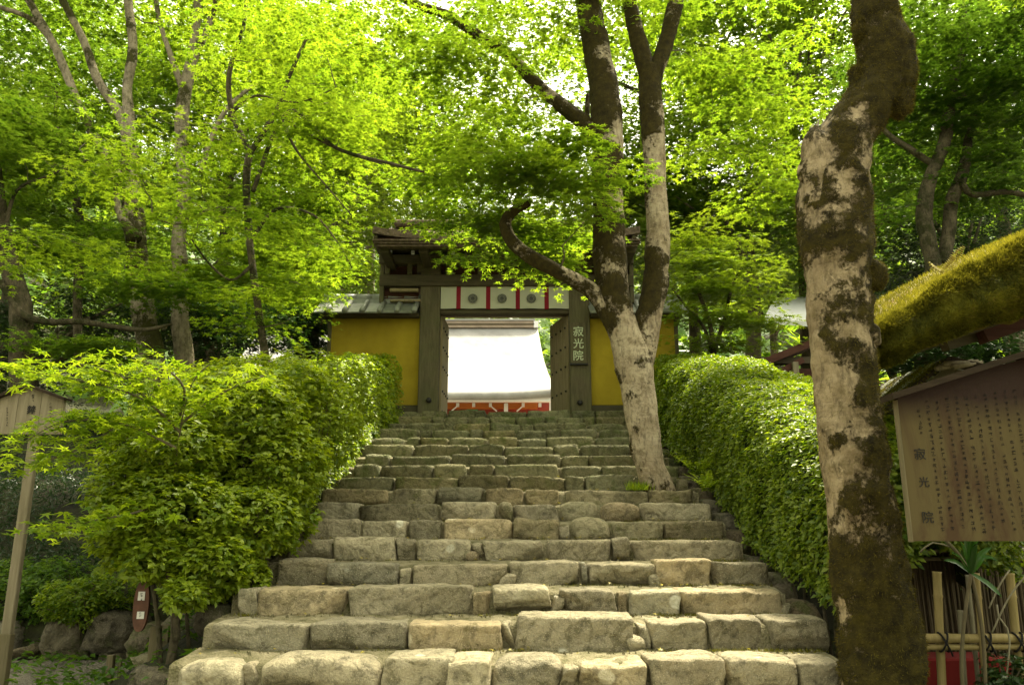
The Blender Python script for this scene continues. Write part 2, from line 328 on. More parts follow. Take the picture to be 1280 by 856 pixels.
# ------------------------------------------------------------------ leaves
def leaf_template(kind):
    if kind == 'maple5':                          # five slender lobes, one face each
        V = []; F = []
        for a, l in ((-118, .62), (-58, .9), (0, 1.05), (58, .9), (118, .62)):
            c, s = math.cos(R(a)), math.sin(R(a)); b = len(V)
            V += [(-s*-.17+c*.02, c*-.17*1+s*.02, 0), (c*l, s*l, -.10*l), (-s*.17+c*.02, c*.17+s*.02, 0)]; F.append((b, b+1, b+2))
        return np.array(V), np.array(F)
    if kind == 'maple3':
        V = []; F = []
        for a, l in ((-75, .85), (0, 1.05), (75, .85)):
            c, s = math.cos(R(a)), math.sin(R(a)); b = len(V)
            V += [(s*.3-c*.15, -c*.3-s*.15, 0), (c*l, s*l, -.12*l), (-s*.3-c*.15, c*.3-s*.15, 0)]; F.append((b, b+1, b+2))
        return np.array(V), np.array(F)
    if kind == 'lance':                           # folded oval leaf
        return np.array([(0,0,0), (.48,.27,.10), (1,0,-.06), (.48,-.27,.10)]), np.array([(0,2,1),(0,3,2)])
    if kind == 'blade':
        return np.array([(0,-.09,0), (0,.09,0), (1,0,0)]), np.array([(0,1,2)])
def scatter(C, N, D, size, tint, kind):
    """instances baked: centres C, normals N, forward direction D"""
    T, F = leaf_template(kind)
    N = N/np.linalg.norm(N, axis=1, keepdims=True); D = D - N*np.sum(N*D, 1, keepdims=True); D /= (np.linalg.norm(D, axis=1, keepdims=True)+1e-9)
    B = np.cross(N, D); s = size[:, None, None]
    V = C[:, None, :] + s*(T[None, :, 0, None]*D[:, None, :] + T[None, :, 1, None]*B[:, None, :] + T[None, :, 2, None]*N[:, None, :])
    n, m = len(C), len(T)
    FF = (np.arange(n)[:, None, None]*m + F[None]).reshape(-1, F.shape[1])
    return npmesh(V.reshape(-1, 3), FF, np.repeat(tint, m))
def randdir(n, flat=.0):
    a = RNG.normal(size=(n, 3)); a[:, 2] *= (1-flat); return a/np.linalg.norm(a, axis=1, keepdims=True)
def spray_leaves(centers, rads, per, size, tilt=.32, droop=.18):
    """flat fans of leaves, the layered habit of a Japanese maple"""
    n = len(centers); tot = n*per
    c = np.repeat(centers, per, 0); r = np.repeat(rads, per)
    ang = RNG.uniform(0, 2*np.pi, tot); ang = np.round(ang/(2*np.pi/9))*(2*np.pi/9)*.6 + ang*.4 + np.repeat(RNG.uniform(0, 6.28, n), per)
    rr = np.sqrt(RNG.uniform(0.02, 1, tot))*r
    nrm = np.repeat(randdir(n)*tilt + np.array([0, 0, 1]), per, 0); nrm /= np.linalg.norm(nrm, axis=1, keepdims=True)
    d = np.stack([np.cos(ang), np.sin(ang), np.zeros(tot)], 1); d = d - nrm*np.sum(d*nrm, 1, keepdims=True)
    p = c + d*rr[:, None]; p[:, 2] += -droop*rr**2/np.maximum(r, .01) + RNG.normal(0, .02, tot)*(r/.4)
    ln = np.array([0, 0, 1.]) + randdir(tot)*.3 + d*.2; sz = size*RNG.uniform(.65, 1.2, tot)
    return p, ln, d + randdir(tot)*.45, sz
def gauss_tint(n, base=.4, v=.25, groups=None):
    t = RNG.normal(base, v, n)
    if groups is not None: t = t*.5 + np.repeat(RNG.normal(base, v*1.2, groups), n//groups)*.5
    return np.clip(t, 0, 1)
# ------------------------------------------------------------------ stone steps
def cube_grid(nx_, ny_, nz_):
    key = {}; V = []; F = []
    def vid(i, j, k):
        if (i, j, k) not in key: key[(i, j, k)] = len(V); V.append((2*i/nx_-1, 2*j/ny_-1, 2*k/nz_-1))
        return key[(i, j, k)]
    for i in range(nx_):
        for j in range(ny_):
            F.append((vid(i,j,0), vid(i,j+1,0), vid(i+1,j+1,0), vid(i+1,j,0))); F.append((vid(i,j,nz_), vid(i+1,j,nz_), vid(i+1,j+1,nz_), vid(i,j+1,nz_)))
    for i in range(nx_):
        for k in range(nz_):
            F.append((vid(i,0,k), vid(i+1,0,k), vid(i+1,0,k+1), vid(i,0,k+1))); F.append((vid(i,ny_,k), vid(i,ny_,k+1), vid(i+1,ny_,k+1), vid(i+1,ny_,k)))
    for j in range(ny_):
        for k in range(nz_):
            F.append((vid(0,j,k), vid(0,j,k+1), vid(0,j+1,k+1), vid(0,j+1,k))); F.append((vid(nx_,j,k), vid(nx_,j+1,k), vid(nx_,j+1,k+1), vid(nx_,j,k+1)))
    return V, F
_cg = {}
def stone_mesh(a, b, res=(8, 3, 5), rnd=7., amp=.016, facet=.03, crown=0., seed=0, lean=0.):
    if res not in _cg: _cg[res] = cube_grid(*res)
    V0, F = _cg[res]; a, b = Vector(a), Vector(b); c = (a+b)/2; h = (b-a)/2; out = []
    sx, sy, sz = random.uniform(-1, 1), random.uniform(-1, 1), random.uniform(-1, 1)
    rs = random.Random(seed*7+3)
    planes = []
    for q in range(4):                            # random chops give quarry-split facets, mostly on the face, its ends and underside
        n = Vector((rs.choice((-1, 1))*rs.uniform(.0, .9), -rs.uniform(.7, 1.2), rs.uniform(-1.4, .0))).normalized()
        planes.append((n, abs(n.x)*h.x + abs(n.y)*h.y + abs(n.z)*h.z - rs.uniform(.1, 1.)*facet*(2.3 if q == 0 else 1.1)))
    for x, y, z in V0:
        mx = max(abs(x), abs(y), abs(z)); k = (abs(x)**rnd+abs(y)**rnd+abs(z)**rnd)**(1/rnd); s = mx/k
        q = Vector((x*s*h.x, y*s*h.y, z*s*h.z))
        q.x += .018*sx*z + .012*sy*y; q.z += crown*(1-x*x)*(z > 0)*z + .006*sz*x
        q.y += lean*z
        for n, d in planes:
            e = q.dot(n)-d
            if e > 0: q -= n*e*.8
        w = c + q; o_ = Vector((seed, 0, 0)); rg = 1-abs(noise.noise(w*9+o_))*2.2
        nz = noise.noise_vector(w*5.5+o_)*amp + noise.noise_vector(w*17)*amp*.5 + noise.noise_vector(w*38)*amp*.22 + Vector((0, -1, .2))*(rg*amp*.45)
        out.append(w+nz)
    return out, F
rows = {
 0: [(218,300),(302,320),(321,474),(476,560),(561,614),(616,704),(706,724),(726,809),(812,907),(910,998),(1000,1052)],
 1: [(263,384),(386,508),(510,626),(628,644),(646,795,771),(797,812),(814,888),(890,964),(966,1035)],
 2: [(296,321),(322,434),(436,591),(593,614),(616,687),(689,702),(704,770),(772,785),(787,850),(852,980)],
 3: [(345,408),(410,498),(500,514),(516,634),(637,725),(727,734),(736,818),(820,889),(891,963)],
 4: [(358,412),(414,494),(496,519),(521,590),(592,604),(606,681),(683,764),(766,788),(790,930)],
 5: [(381,449),(451,508),(510,551),(553,640),(642,699),(701,714),(716,766),(768,829),(831,904)],
 6: [(392,446),(448,549),(551,620),(622,641),(643,698),(700,749),(751,800),(802,890)],
 7: [(405,484),(487,545),(547,603),(608,655),(657,699),(704,810),(812,868)],
 8: [(424,491),(493,572),(574,636),(638,706),(708,730),(732,792)],
 9: [(443,474),(476,541),(543,583),(586,617),(619,700),(702,752),(754,806)],
 10: [(455,486),(488,562),(565,632),(634,700),(702,735),(737,798)],
}
LX, RX = -1.84, 1.80
steps = empty('stone_steps', (0, Y0, .4), 'x', 'x'); del steps['label']; del steps['category']; steps['kind'] = 'structure'
def stone_cells(i, y_, zt):
    pxs = rows.get(i); res = []
    py = 0
    if pxs:
        # pixel row of this step's face
        for s in pxs:
            lo, hi = 300, 1000
            m = pxm(640, 823-45*0 if i == 0 else {1:777,2:737,3:702,4:673,5:650,6:629,7:611,8:595,9:580,10:567}[i], y_)
            top = zt + (.035 if len(s) > 2 else 0)
            res.append(((s[0]-640)*m, (s[1]-640)*m, top))
        if res[-1][1] < RX-.25 and i >= 4:
            x = res[-1][1]+.012
            while x < RX-.1: x2 = min(RX+.03, x+random.uniform(.25, .5)); res.append((x, x2, zt)); x = x2+.012
        if res[0][0] > LX+.25:
            x = res[0][0]-.012
            while x > LX+.08: x2 = max(LX-.03, x-random.uniform(.25, .45)); res.insert(0, (x2, x, zt)); x = x2-.012
    else:
        x = LX + random.uniform(-.05, .05)
        while x < RX-.08:
            x2 = min(RX+random.uniform(-.02, .06), x+random.choice((.16, .3, .36, .42, .5, .6, .66)))
            if RX-x2 < .14: x2 = RX
            res.append((x, x2, zt)); x = x2+.013
    return res
k = 0
for i in range(-4, 17):
    y_ = Y0+i*DY; zt = Z0+i*DZ
    front = i in (-1, 0, 1, 2, 3)
    for (xa, xb, top) in stone_cells(i, y_, zt):
        k += 1; small = (xb-xa) < .13
        top += random.uniform(-.02, .014) - (.02 if small else 0)
        zb = zt-DZ-.03
        yf = y_+random.uniform(-.015, .022)+(.03 if small else 0)
        if small and random.random() < .6: zb = zt-DZ-.03; top -= random.uniform(0, .03)
        round_ = (i == 0 and xa < -1.3) or random.random() < .1
        res = (24, 7, 13) if (front and not small) else ((14, 4, 8) if i < 9 else (8, 3, 5))
        vs, fs = stone_mesh((xa, yf, zb), (xb, yf+random.uniform(.3, .4), top), res, 4. if round_ else random.choice((14., 20., 28.)), .013 if i < 9 else .010, .05 if i < 8 else .03, .014 if round_ else random.uniform(-.004, .008), k, random.uniform(-.004, .016))
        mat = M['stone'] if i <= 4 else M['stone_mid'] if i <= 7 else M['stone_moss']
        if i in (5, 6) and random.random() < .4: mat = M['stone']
        part('stone', pydata(vs, fs, True), mat, steps)
        # wedge stone in the lower part of some joints
        if i in (1, 2, 3, 4) and random.random() < .12 and not small:
            ww = random.uniform(.07, .14); vs, fs = stone_mesh((xb-ww*.5, yf-.012, zb), (xb+ww*.5, yf+.1, zb+.03+random.uniform(.05, .09)), (6, 3, 4), 2.6, .01, .03, 0, k+500)
            part('stone', pydata(vs, fs, True), mat, steps)
# earth and grit between and behind the stones
mb = MB(); n = 60
for i in range(-4, 17):
    y_ = Y0+i*DY; zt = Z0+i*DZ
    prof = [(y_+.085, zt-DZ-.06), (y_+.10, zt-.04), (y_+.16, zt-.026), (y_+.3, zt-.014), (y_+DY+.06, zt-.006)]
    vs = []; fs = []
    for j in range(n+1):
        x = LX-.02+(RX-LX+.04)*j/n
        for q, (yy, zz) in enumerate(prof):
            vs.append((x, yy, zz+noise.noise(Vector((x*6, yy*6, i)))*.016+(noise.noise(Vector((x*20, yy*20, i)))*.008)))
    for j in range(n):
        for q in range(4): a_ = j*5+q; fs.append((a_, a_+5, a_+6, a_+1))
    mb.add(vs, fs)
part('joint_earth', mb.me(True), M['fill'], steps, kind='stuff')
# small grit and moss tufts lying on the treads
mb = MB()
for _ in range(500):
    i = random.choice((-1, 0, 0, 1, 1, 2, 2, 3, 4)); x = random.uniform(LX, RX); y_ = Y0+i*DY+random.uniform(.3, .46); z = Z0+i*DZ; s = random.uniform(.004, .013)
    mb.add([(x-s, y_, z-.01), (x+s, y_-s, z-.01), (x+s*.5, y_+s, z-.01), (x, y_, z+s*.8)], [(0,1,3),(1,2,3),(2,0,3)])
part('grit', mb.me(), M['fill'], steps, kind='stuff')
C_, N_, D_ = [], [], []
for _ in range(150):
    i = random.choice((0, 0, 1, 1, 1, 2, 2, 3, 3, 4, 5, 6, 7, 8, 9, 10)); x = random.uniform(LX, RX); x = x if random.random() < .5 else (RX-abs(random.gauss(0, .4))); yb = Y0+i*DY+.44; zb = Z0+i*DZ-.012; sp_ = random.uniform(.02, .09)
    for _ in range(45): C_.append((x+random.gauss(0, sp_), yb+random.gauss(0, .018), zb)); N_.append((random.gauss(0, 1), random.gauss(0, 1), .2)); D_.append((random.gauss(0, .5), random.gauss(-.2, .4), 1))
C_ = np.array(C_); part('moss_cushions', scatter(C_, np.array(N_), np.array(D_), RNG.uniform(.012, .03, len(C_)), gauss_tint(len(C_), .4, .3), 'blade'), M['moss_blade'], steps, kind='stuff')
# dry fallen leaves caught on the treads
n = 260; ii = RNG.integers(-1, 9, n); xx = RNG.uniform(LX, RX, n); C_ = np.stack([xx, Y0+ii*DY+RNG.uniform(.2, .46, n), Z0+ii*DZ+.006+RNG.uniform(0, .012, n)], 1)
part('fallen_leaves', scatter(C_, randdir(n)*.5+np.array([0, 0, 1.]), randdir(n), RNG.uniform(.012, .026, n), gauss_tint(n, .4, .3), 'maple5'), M['fern'], steps, kind='stuff')
# kerb stones at the sides
for sgn, X in ((-1, LX-.16), (1, RX+.16)):
    for i in range(2, 17):
        y_ = Y0+i*DY; zt = Z0+i*DZ; k += 1
        vs, fs = stone_mesh((X-.13+random.uniform(-.03,.03), y_+.09, zt-DZ*2.2), (X+.12, y_+DY*.98, zt-.10+random.uniform(-.04, .02)), (5, 5, 3), 4, .02, .05, 0, k+900)
        part('side_stone', pydata(vs, fs, True), M['stone_dark'], steps)

def grow_branches(skel, targets, r0=.016, n=5, mbx=None, sag=.15):
    """connect every spray to the nearest bit of limb grown so far, trunk outwards"""
    mbx = mbx or MB(); pts = [tuple(p) for p in skel]; arr = np.array(pts)
    d = np.array([np.min(np.sum((arr-t)**2, 1)) for t in targets]); order = np.argsort(d)
    buf = np.zeros((len(arr)+len(targets)*4, 3)); buf[:len(arr)] = arr; rad = np.full(len(buf), r0); cnt = len(arr)
    for o in order:
        t = targets[o]; dd = np.sum((buf[:cnt]-t)**2, 1) + np.maximum(0, buf[:cnt, 2]-t[2])*.6
        j = int(np.argmin(dd)); a = Vector(buf[j]); b = Vector(t); L = (b-a).length
        if L < .05: continue
        ra = max(.0035, min(rad[j]*.8, .004+.009*L)); mid = (a+b)/2 + Vector(RNG.normal(0, .09, 3))*L + Vector((0, 0, sag*L*.4)); q1 = a.lerp(mid, .55)+Vector(RNG.normal(0, .03, 3))*L; q2 = mid.lerp(b, .55)
        pp = [a, q1, mid, q2, b]; mbx.tube(pp, [ra, ra*.85, ra*.7, ra*.5, .0025], n if L > 1 else 4, False)
        for q, rr in ((q1, ra*.85), (mid, ra*.7), (q2, ra*.5), (b, .003)): buf[cnt] = q; rad[cnt] = rr; cnt += 1
        if cnt+5 > len(buf): break
    return mbx
def blobs_to_points(blobs, dens):
    """blobs: (px,py,Y, rx_px, ry_px, depth_m, weight); jittered points filling each ellipsoid"""
    out = []
    for (px, py, Y, rx, ry, dp, wgt) in blobs:
        c = P(px, py, Y); m = pxm(px, py, Y); n = max(1, int(dens*wgt))
        q = randdir(n)*(RNG.uniform(0, 1, n)**.42)[:, None]
        out.append(np.array(c)+q*np.array([rx*m, dp, ry*m]))
    return np.concatenate(out)
def limb_points(spec):
    Y = None; pts, rads = [], []
    for s in spec:
        px, py, wd, Y = s; pts.append(P(px, py, Y)); rads.append(wd/2*pxm(px, py, Y))
    return pts, rads
def tube_np(pts, rads, n, disp, mossf=None, seed=0):
    """high-resolution trunk with bark relief and a moss coverage attribute"""
    V, Fc, Mo = [], [], []
    t0 = (pts[1]-pts[0]).normalized(); u = Vector((1, 0, 0)); u = (u-t0*u.dot(t0)).normalized()
    for i, p in enumerate(pts):
        t = (pts[min(i+1, len(pts)-1)]-pts[max(i-1, 0)]).normalized(); u = (u-t*u.dot(t)).normalized(); v = t.cross(u)
        for k_ in range(n):
            a = 2*math.pi*k_/n; dr = u*math.cos(a)+v*math.sin(a); r = rads[i]; q = p+dr*r
            m = mossf(q, dr, p) if mossf else 0
            nn = abs(noise.noise(q*9+Vector((0, seed, 0))))*.10-.03+noise.noise(q*2.3+Vector((seed, 0, 0)))*.16+noise.noise(q*6.5)*.09+noise.noise(Vector((q.x*22, q.y*22, q.z*5)))*.045
            mm = max(0, min(1, (m-.45)*4)); r2 = r*(1+nn*disp) + mm*.012*(1+noise.noise(q*25)*.9)*min(1, r/.1)
            V.append(p+dr*r2); Mo.append(m)
    for i in range(len(pts)-1):
        for k_ in range(n): k2 = (k_+1) % n; Fc.append((i*n+k_, i*n+k2, (i+1)*n+k2, (i+1)*n+k_))
    b = len(V); V.append(pts[-1]); Mo.append(Mo[-1]); V.append(pts[0]); Mo.append(Mo[0])
    F = np.array(Fc); me = pydata(V, Fc+[( (len(pts)-1)*n+k_, (len(pts)-1)*n+(k_+1) % n, b) for k_ in range(n)]+[((k_+1) % n, k_, b+1) for k_ in range(n)], True)
    at = me.attributes.new('moss', 'FLOAT', 'POINT'); at.data.foreach_set('value', np.array(Mo, dtype=np.float32)); return me
def fuzz(me, dens, size, thr=.5, name='moss', mat=None, parent=None, limit=40000):
    """short moss blades standing on the mossy faces of a mesh (mesh in the parent's frame)"""
    n = len(me.vertices); co = np.empty(n*3, np.float32); me.vertices.foreach_get('co', co); co = co.reshape(-1, 3)
    no = np.empty(n*3, np.float32); me.vertices.foreach_get('normal', no); no = no.reshape(-1, 3)
    mo = np.empty(n, np.float32); me.attributes['moss'].data.foreach_get('value', mo)
    ids = np.nonzero(mo > thr)[0]
    if len(ids) == 0: return
    k_ = RNG.choice(ids, min(limit, int(len(ids)*dens)))
    j = RNG.normal(0, size*.6, (len(k_), 3)); c = co[k_]+j-no[k_]*np.sum(j*no[k_], 1, keepdims=True)
    d = no[k_]+randdir(len(k_))*.7+np.array([0, 0, -.25]); nn = randdir(len(k_))
    return link(name, scatter(c, nn, d, size*RNG.uniform(.6, 1.5, len(k_)), np.clip(RNG.normal(.45, .3, len(k_)), 0, 1), 'blade'), mat or M['moss_trunk'], parent, kind='stuff')

# ------------------------------------------------------------------ the big mossy trunk on the right
BY = 4.35
tree = empty('mossy_tree', P(1105, 1150, BY), 'thick leaning moss-covered tree trunk with broken stub, right of the steps beside the notice board', 'tree')
spec = [(1114,1090,132),(1112,1000,112),(1109,900,96),(1100,800,90),(1084,700,84),(1071,600,80),(1062,540,77),(1054,476,73),(1048,411,74),(1047,345,79),(1041,250,80),(1046,200,76),(1062,165,62),(1082,135,58),(1104,100,62),(1106,68,60),(1096,32,47),(1094,0,47),(1098,-80,45),(1085,-220,40),(1120,-400,30)]
pts, rads = limb_points([(a, b, c, BY+(.0 if b > 0 else -b*.0012)) for a, b, c in spec])
pts, rads = catmull(pts, rads, .028)
def moss_big(q, dr, p):
    t = (p.y*math.cos(PITCH)+(p.z-EYE)*math.sin(PITCH)); py = 428-FOC*(-(p.y)*math.sin(PITCH)+(p.z-EYE)*math.cos(PITCH))/t
    s = dr.x                                      # -1 left edge .. +1 right edge
    xs = [-600, 110, 150, 190, 235, 260, 320, 350, 430, 520, 600, 640, 700, 800, 1000]
    lo = [.95, .95, .75, .30, .30, .55, .62, .25, .30, .18, .10, .35, .75, .80, .85]
    hi = [.95, .95, .80, .55, .60, .70, .70, .65, .80, .85, .85, .9, .9, .9, .9]
    b = np.interp(py, xs, lo)*(.5-.5*s)+np.interp(py, xs, hi)*(.5+.5*s)
    return float(b + (noise.noise(q*5.)+.5*noise.noise(q*13))*.55)
trunk = part('trunk', tube_np(pts, rads, 80, 1.15, moss_big, 3), M['bark_big'], tree)
fuzz(trunk.data, 3.2, .016, .56, 'moss', M['moss_trunk'], tree, 60000)
# torn stub and bulges
sp, sr = limb_points([(1040,330,30,BY-.06),(1030,260,46,BY-.05),(1026,210,44,BY-.04),(1021,180,36,BY-.04),(1019,166,20,BY-.03)])
sp, sr = catmull(sp, sr, .02)
me = tube_np(sp, sr, 26, 1.2, lambda q, dr, p: .28+noise.noise(q*7)*.5, 9)
for v in me.vertices:
    if v.co.z > sp[-1].z-.09: v.co.z += noise.noise(v.co*45)*.03
part('broken_limb', me, M['bark_big'], tree)
mb = MB()
for (px, py, l, lean) in ((1009,170,.07,.1),(1014,160,.09,.3),(1021,156,.10,.5),(1028,153,.09,.6),(1034,150,.08,.4),(1040,148,.07,.3)):
    a = P(px, py+12, BY-.02); mb.tube([a-Vector((0,0,.05)), a+Vector((.004,0,l*.5)), a+Vector((lean*.05, 0, l))], [.016, .011, .001], 5)
part('splinters', mb.me(True), M['bark_left'], tree, kind='stuff')
b1 = P(1090, 345, BY); vs, fs = stone_mesh(b1-Vector((.075,.08,.09)), b1+Vector((.075,.08,.09)), (9, 9, 9), 2.2, .02, 0, 0, 77)
me = pydata(vs, fs, True); at = me.attributes.new('moss', 'FLOAT', 'POINT'); at.data.foreach_set('value', np.full(len(vs), .9, np.float32))
bo = part('burl', me, M['bark_big'], tree); fuzz(bo.data, 6, .012, .5, 'moss', M['moss_trunk'], tree)
for q_, (bx_, by_, rr_) in enumerate(((1080, 40, .06), (1124, 128, .075), (1076, 95, .055), (1012, 215, .06), (1085, 420, .05))):
    c_ = P(bx_, by_, BY-.03); vs, fs = stone_mesh(c_-Vector((rr_, rr_, rr_*1.4)), c_+Vector((rr_, rr_, rr_*1.4)), (8, 8, 8), 2.2, .02, 0, 0, 81+q_)
    me = pydata(vs, fs, True); at = me.attributes.new('moss', 'FLOAT', 'POINT'); at.data.foreach_set('value', np.full(len(vs), .9 if q_ < 3 else .5, np.float32)); bo = part('burl', me, M['bark_big'], tree); fuzz(bo.data, 6, .015, .6, 'moss', M['moss_trunk'], tree)
b1 = P(1122, 97, BY); vs, fs = stone_mesh(b1-Vector((.10,.1,.13)), b1+Vector((.10,.1,.12)), (10, 9, 10), 2.2, .02, 0, 0, 79)
me = pydata(vs, fs, True); at = me.attributes.new('moss', 'FLOAT', 'POINT'); at.data.foreach_set('value', np.full(len(vs), .9, np.float32))
bo = part('burl', me, M['bark_big'], tree); fuzz(bo.data, 8, .013, .5, 'moss', M['moss_trunk'], tree)
skel = [p for p in pts if p.z > 3.6]
T = blobs_to_points([(1100,-330,5,330,130,1.3,1), (1320,-140,4.4,120,90,.7,.35)], 70)  # this tree's crown, out of view, its sprays set to shade the foreground
part('twigs', grow_branches(skel, T).me(True), M['twig'], tree, kind='stuff')
c_, n_, d_, s_ = spray_leaves(T, RNG.uniform(.25, .5, len(T)), 90, .062)
part('crown', scatter(c_, n_, d_, s_, gauss_tint(len(c_), .4, .25, len(T)), 'maple5'), M['maple_mid'], tree)

# ------------------------------------------------------------------ general maple builder
def maple(name, base, label, limbs, blobs, dens, per, size, bark, leaf, group=None, kind='maple5', mossf=None, srad=(.28, .55), nrad=14, tintb=.45, twig=True, tilt=.2, cat='tree', sub=.05, thin=1.):
    t = empty(name, base, label, cat, group); skel = []
    for li, spec in enumerate(limbs):
        pts, rads = limb_points(spec); pts, rads = catmull(pts, rads, sub)
        rads = [max(r*thin, .004) for r in rads]
        nm = 'trunk' if li == 0 else 'limb'
        me = tube_np(pts, rads, nrad if rads[0] > .05 else 8, .7, mossf, li*3.3)
        part(nm, me, bark, t); skel += pts[len(pts)//3 if li == 0 else 0:]
    T = blobs_to_points(blobs, dens)
    if len(T): T[:, 2] = .3*T[:, 2] + .7*(np.round((T[:, 2]+.12*T[:, 0])/.42)*.42-.12*T[:, 0])
    if twig and len(T): part('twigs', grow_branches(skel, T).me(True), M['twig'], t, kind='stuff')
    if len(T):
        c_, n_, d_, s_ = spray_leaves(T, RNG.uniform(*srad, len(T)), per, size, tilt)
        part('crown', scatter(c_, n_, d_, s_, gauss_tint(len(c_), tintb, .24, len(T)), kind), leaf, t)
    return t
def Ls(Y, *pts): return [(a, b, c, Y) for a, b, c in pts]
def mossN(bias, sc=3., amp=.7, side=0.): return lambda q, dr, p: bias + noise.noise(q*sc)*amp + noise.noise(q*sc*3)*amp*.4 - dr.x*side
CY = 8.05
def moss_mid(q, dr, p):
    t = (p.y*math.cos(PITCH)+(p.z-EYE)*math.sin(PITCH)); py = 428-FOC*(-(p.y)*math.sin(PITCH)+(p.z-EYE)*math.cos(PITCH))/t
    b = np.interp(py, [-300, 130, 200, 330, 400, 440, 520, 620], [.85, .80, .74, .70, .52, .16, .25, .28])
    if q.x > 1.3 and 175 < py < 312: b -= .42 - .25*dr.x*0
    return float(b - dr.x*.22*(py > 60) + (noise.noise(q*3.2)+.5*noise.noise(q*8))*.6)
maple('forked_maple', P(822, 620, CY), 'pale forked maple with mossy patches growing out of the right end of the stone steps', [
    Ls(CY, (830,650,48),(825,614,42),(812,580,42),(804,530,43),(797,480,45),(790,445,50),(778,408,44),(768,370,42),(763,320,42),(761,270,40),(760,220,38),(760,180,40),(757,130,38),(749,75,35),(738,20,32),(733,-40,30),(722,-150,24),(712,-280,14)),
    Ls(CY+.02, (799,475,26),(803,445,34),(811,400,34),(820,350,33),(822,290,30),(819,225,28),(817,165,30),(813,115,29),(812,85,26)),
    Ls(CY+.02, (813,110,22),(801,60,20),(788,10,19),(782,-60,15),(768,-190,8)),
    Ls(CY+.02, (812,108,22),(827,70,20),(841,20,20),(849,-40,18),(862,-160,9)),
    [(766,400,28,CY),(745,368,22,CY-.03),(722,352,19,CY-.07),(695,338,17,CY-.12),(665,322,18,CY-.15),(641,302,17,CY-.15),(632,281,16,CY-.13),(641,265,12,CY-.15),(662,254,8,CY-.2)],
    [(759,188,26,CY),(735,158,21,CY+.05),(700,130,17,CY+.1),(662,97,15,CY+.15),(640,72,15,CY+.15),(600,46,13,CY+.1),(560,20,12,CY),(515,4,10,CY-.1),(450,-30,7,CY-.3)],
    [(735,118,5,CY+.2),(733,150,7,CY+.2),(724,182,7,CY+.15),(709,208,9,CY+.15)],
  ], [(655,205,7.5,95,36,.6,.7), (620,280,8.6,70,30,.5,.4), (735,235,7.2,50,20,.4,.18), (690,300,8.9,60,26,.5,.3), (560,215,8.8,60,40,.5,.25), (560,60,7.8,110,80,1.,.45), (690,20,8.4,130,70,1.,.35), (900,60,8.8,110,100,1.,.6), (940,180,9.4,110,120,1.,.65), (780,-200,7.6,420,110,1.6,1.1), (600,160,8.6,80,50,.7,.25), (600,338,8.9,50,6,.2,.04), (688,338,8.8,38,14,.3,.12), (570,275,8.8,40,20,.4,.14)],
  60, 105, .062, M['bark_mid'], M['maple'], mossf=moss_mid, nrad=40, sub=.035, tintb=.5, thin=.92)

# ------------------------------------------------------------------ maples on the left bank
maple('grey_maple', P(192, 470, 9.6), 'grey maple trunk splitting into several upright stems on the left bank, nearer the signpost', [
    Ls(9.6, (200,500,44),(191,450,36),(181,400,36),(174,340,34),(168,280,32),(164,235,30),(162,190,24),(161,145,18),(159,110,15),(166,60,15),(160,0,14),(158,-60,11),(150,-180,6)),
    Ls(9.6, (162,200,18),(152,148,16),(122,100,14),(104,50,12),(78,0,11),(50,-60,8)),
    Ls(9.5, (165,250,18),(140,205,14),(106,148,14),(70,62,13),(36,0,12),(10,-60,9)),
    Ls(9.5, (72,62,8),(40,25,9),(-5,8,8)),
    Ls(9.4, (170,300,20),(148,262,12),(146,235,8),(135,205,6)),
  ], [(90,90,10.9,180,120,1.,1.0), (60,-80,9.4,220,90,1.5,.7), (110,270,10.6,150,60,.8,.6), (20,200,9.6,90,100,1.,.5), (205,352,8.9,90,18,.5,.2), (60,150,8.8,60,60,.5,.15)],
  90, 90, .066, M['bark_left'], M['maple_mid'], mossf=mossN(.42, 3, .7), nrad=20, tintb=.4, thin=.76)
maple('smooth_maple', P(228, 470, 9.9), 'straight slim grey maple trunk on the left bank, right of its many-stemmed neighbour', [
    Ls(9.9, (232,500,30),(230,440,27),(225,400,26),(226,340,24),(223,300,22),(230,240,20),(227,180,21),(229,130,21),(236,92,18),(243,50,13),(247,0,12),(245,-80,9)),
    Ls(9.9, (228,110,12),(212,66,8),(198,20,8),(192,-30,7)),
    Ls(9.9, (238,85,12),(256,45,9),(270,0,9),(280,-60,7)),
    Ls(9.2, (250,215,9),(272,155,8),(300,120,6),(345,90,5)),
  ], [(310,50,10.6,150,90,1.,.8), (340,210,10.2,110,80,.8,.6), (250,-100,9.4,220,90,1.5,.6), (420,110,9.8,80,90,.8,.4), (320,340,9.6,110,45,.6,.45), (380,290,10.,60,60,.6,.25)],
  90, 90, .066, M['bark_left'], M['maple'], mossf=mossN(.30, 3, .5), nrad=18, tintb=.45, thin=.8)
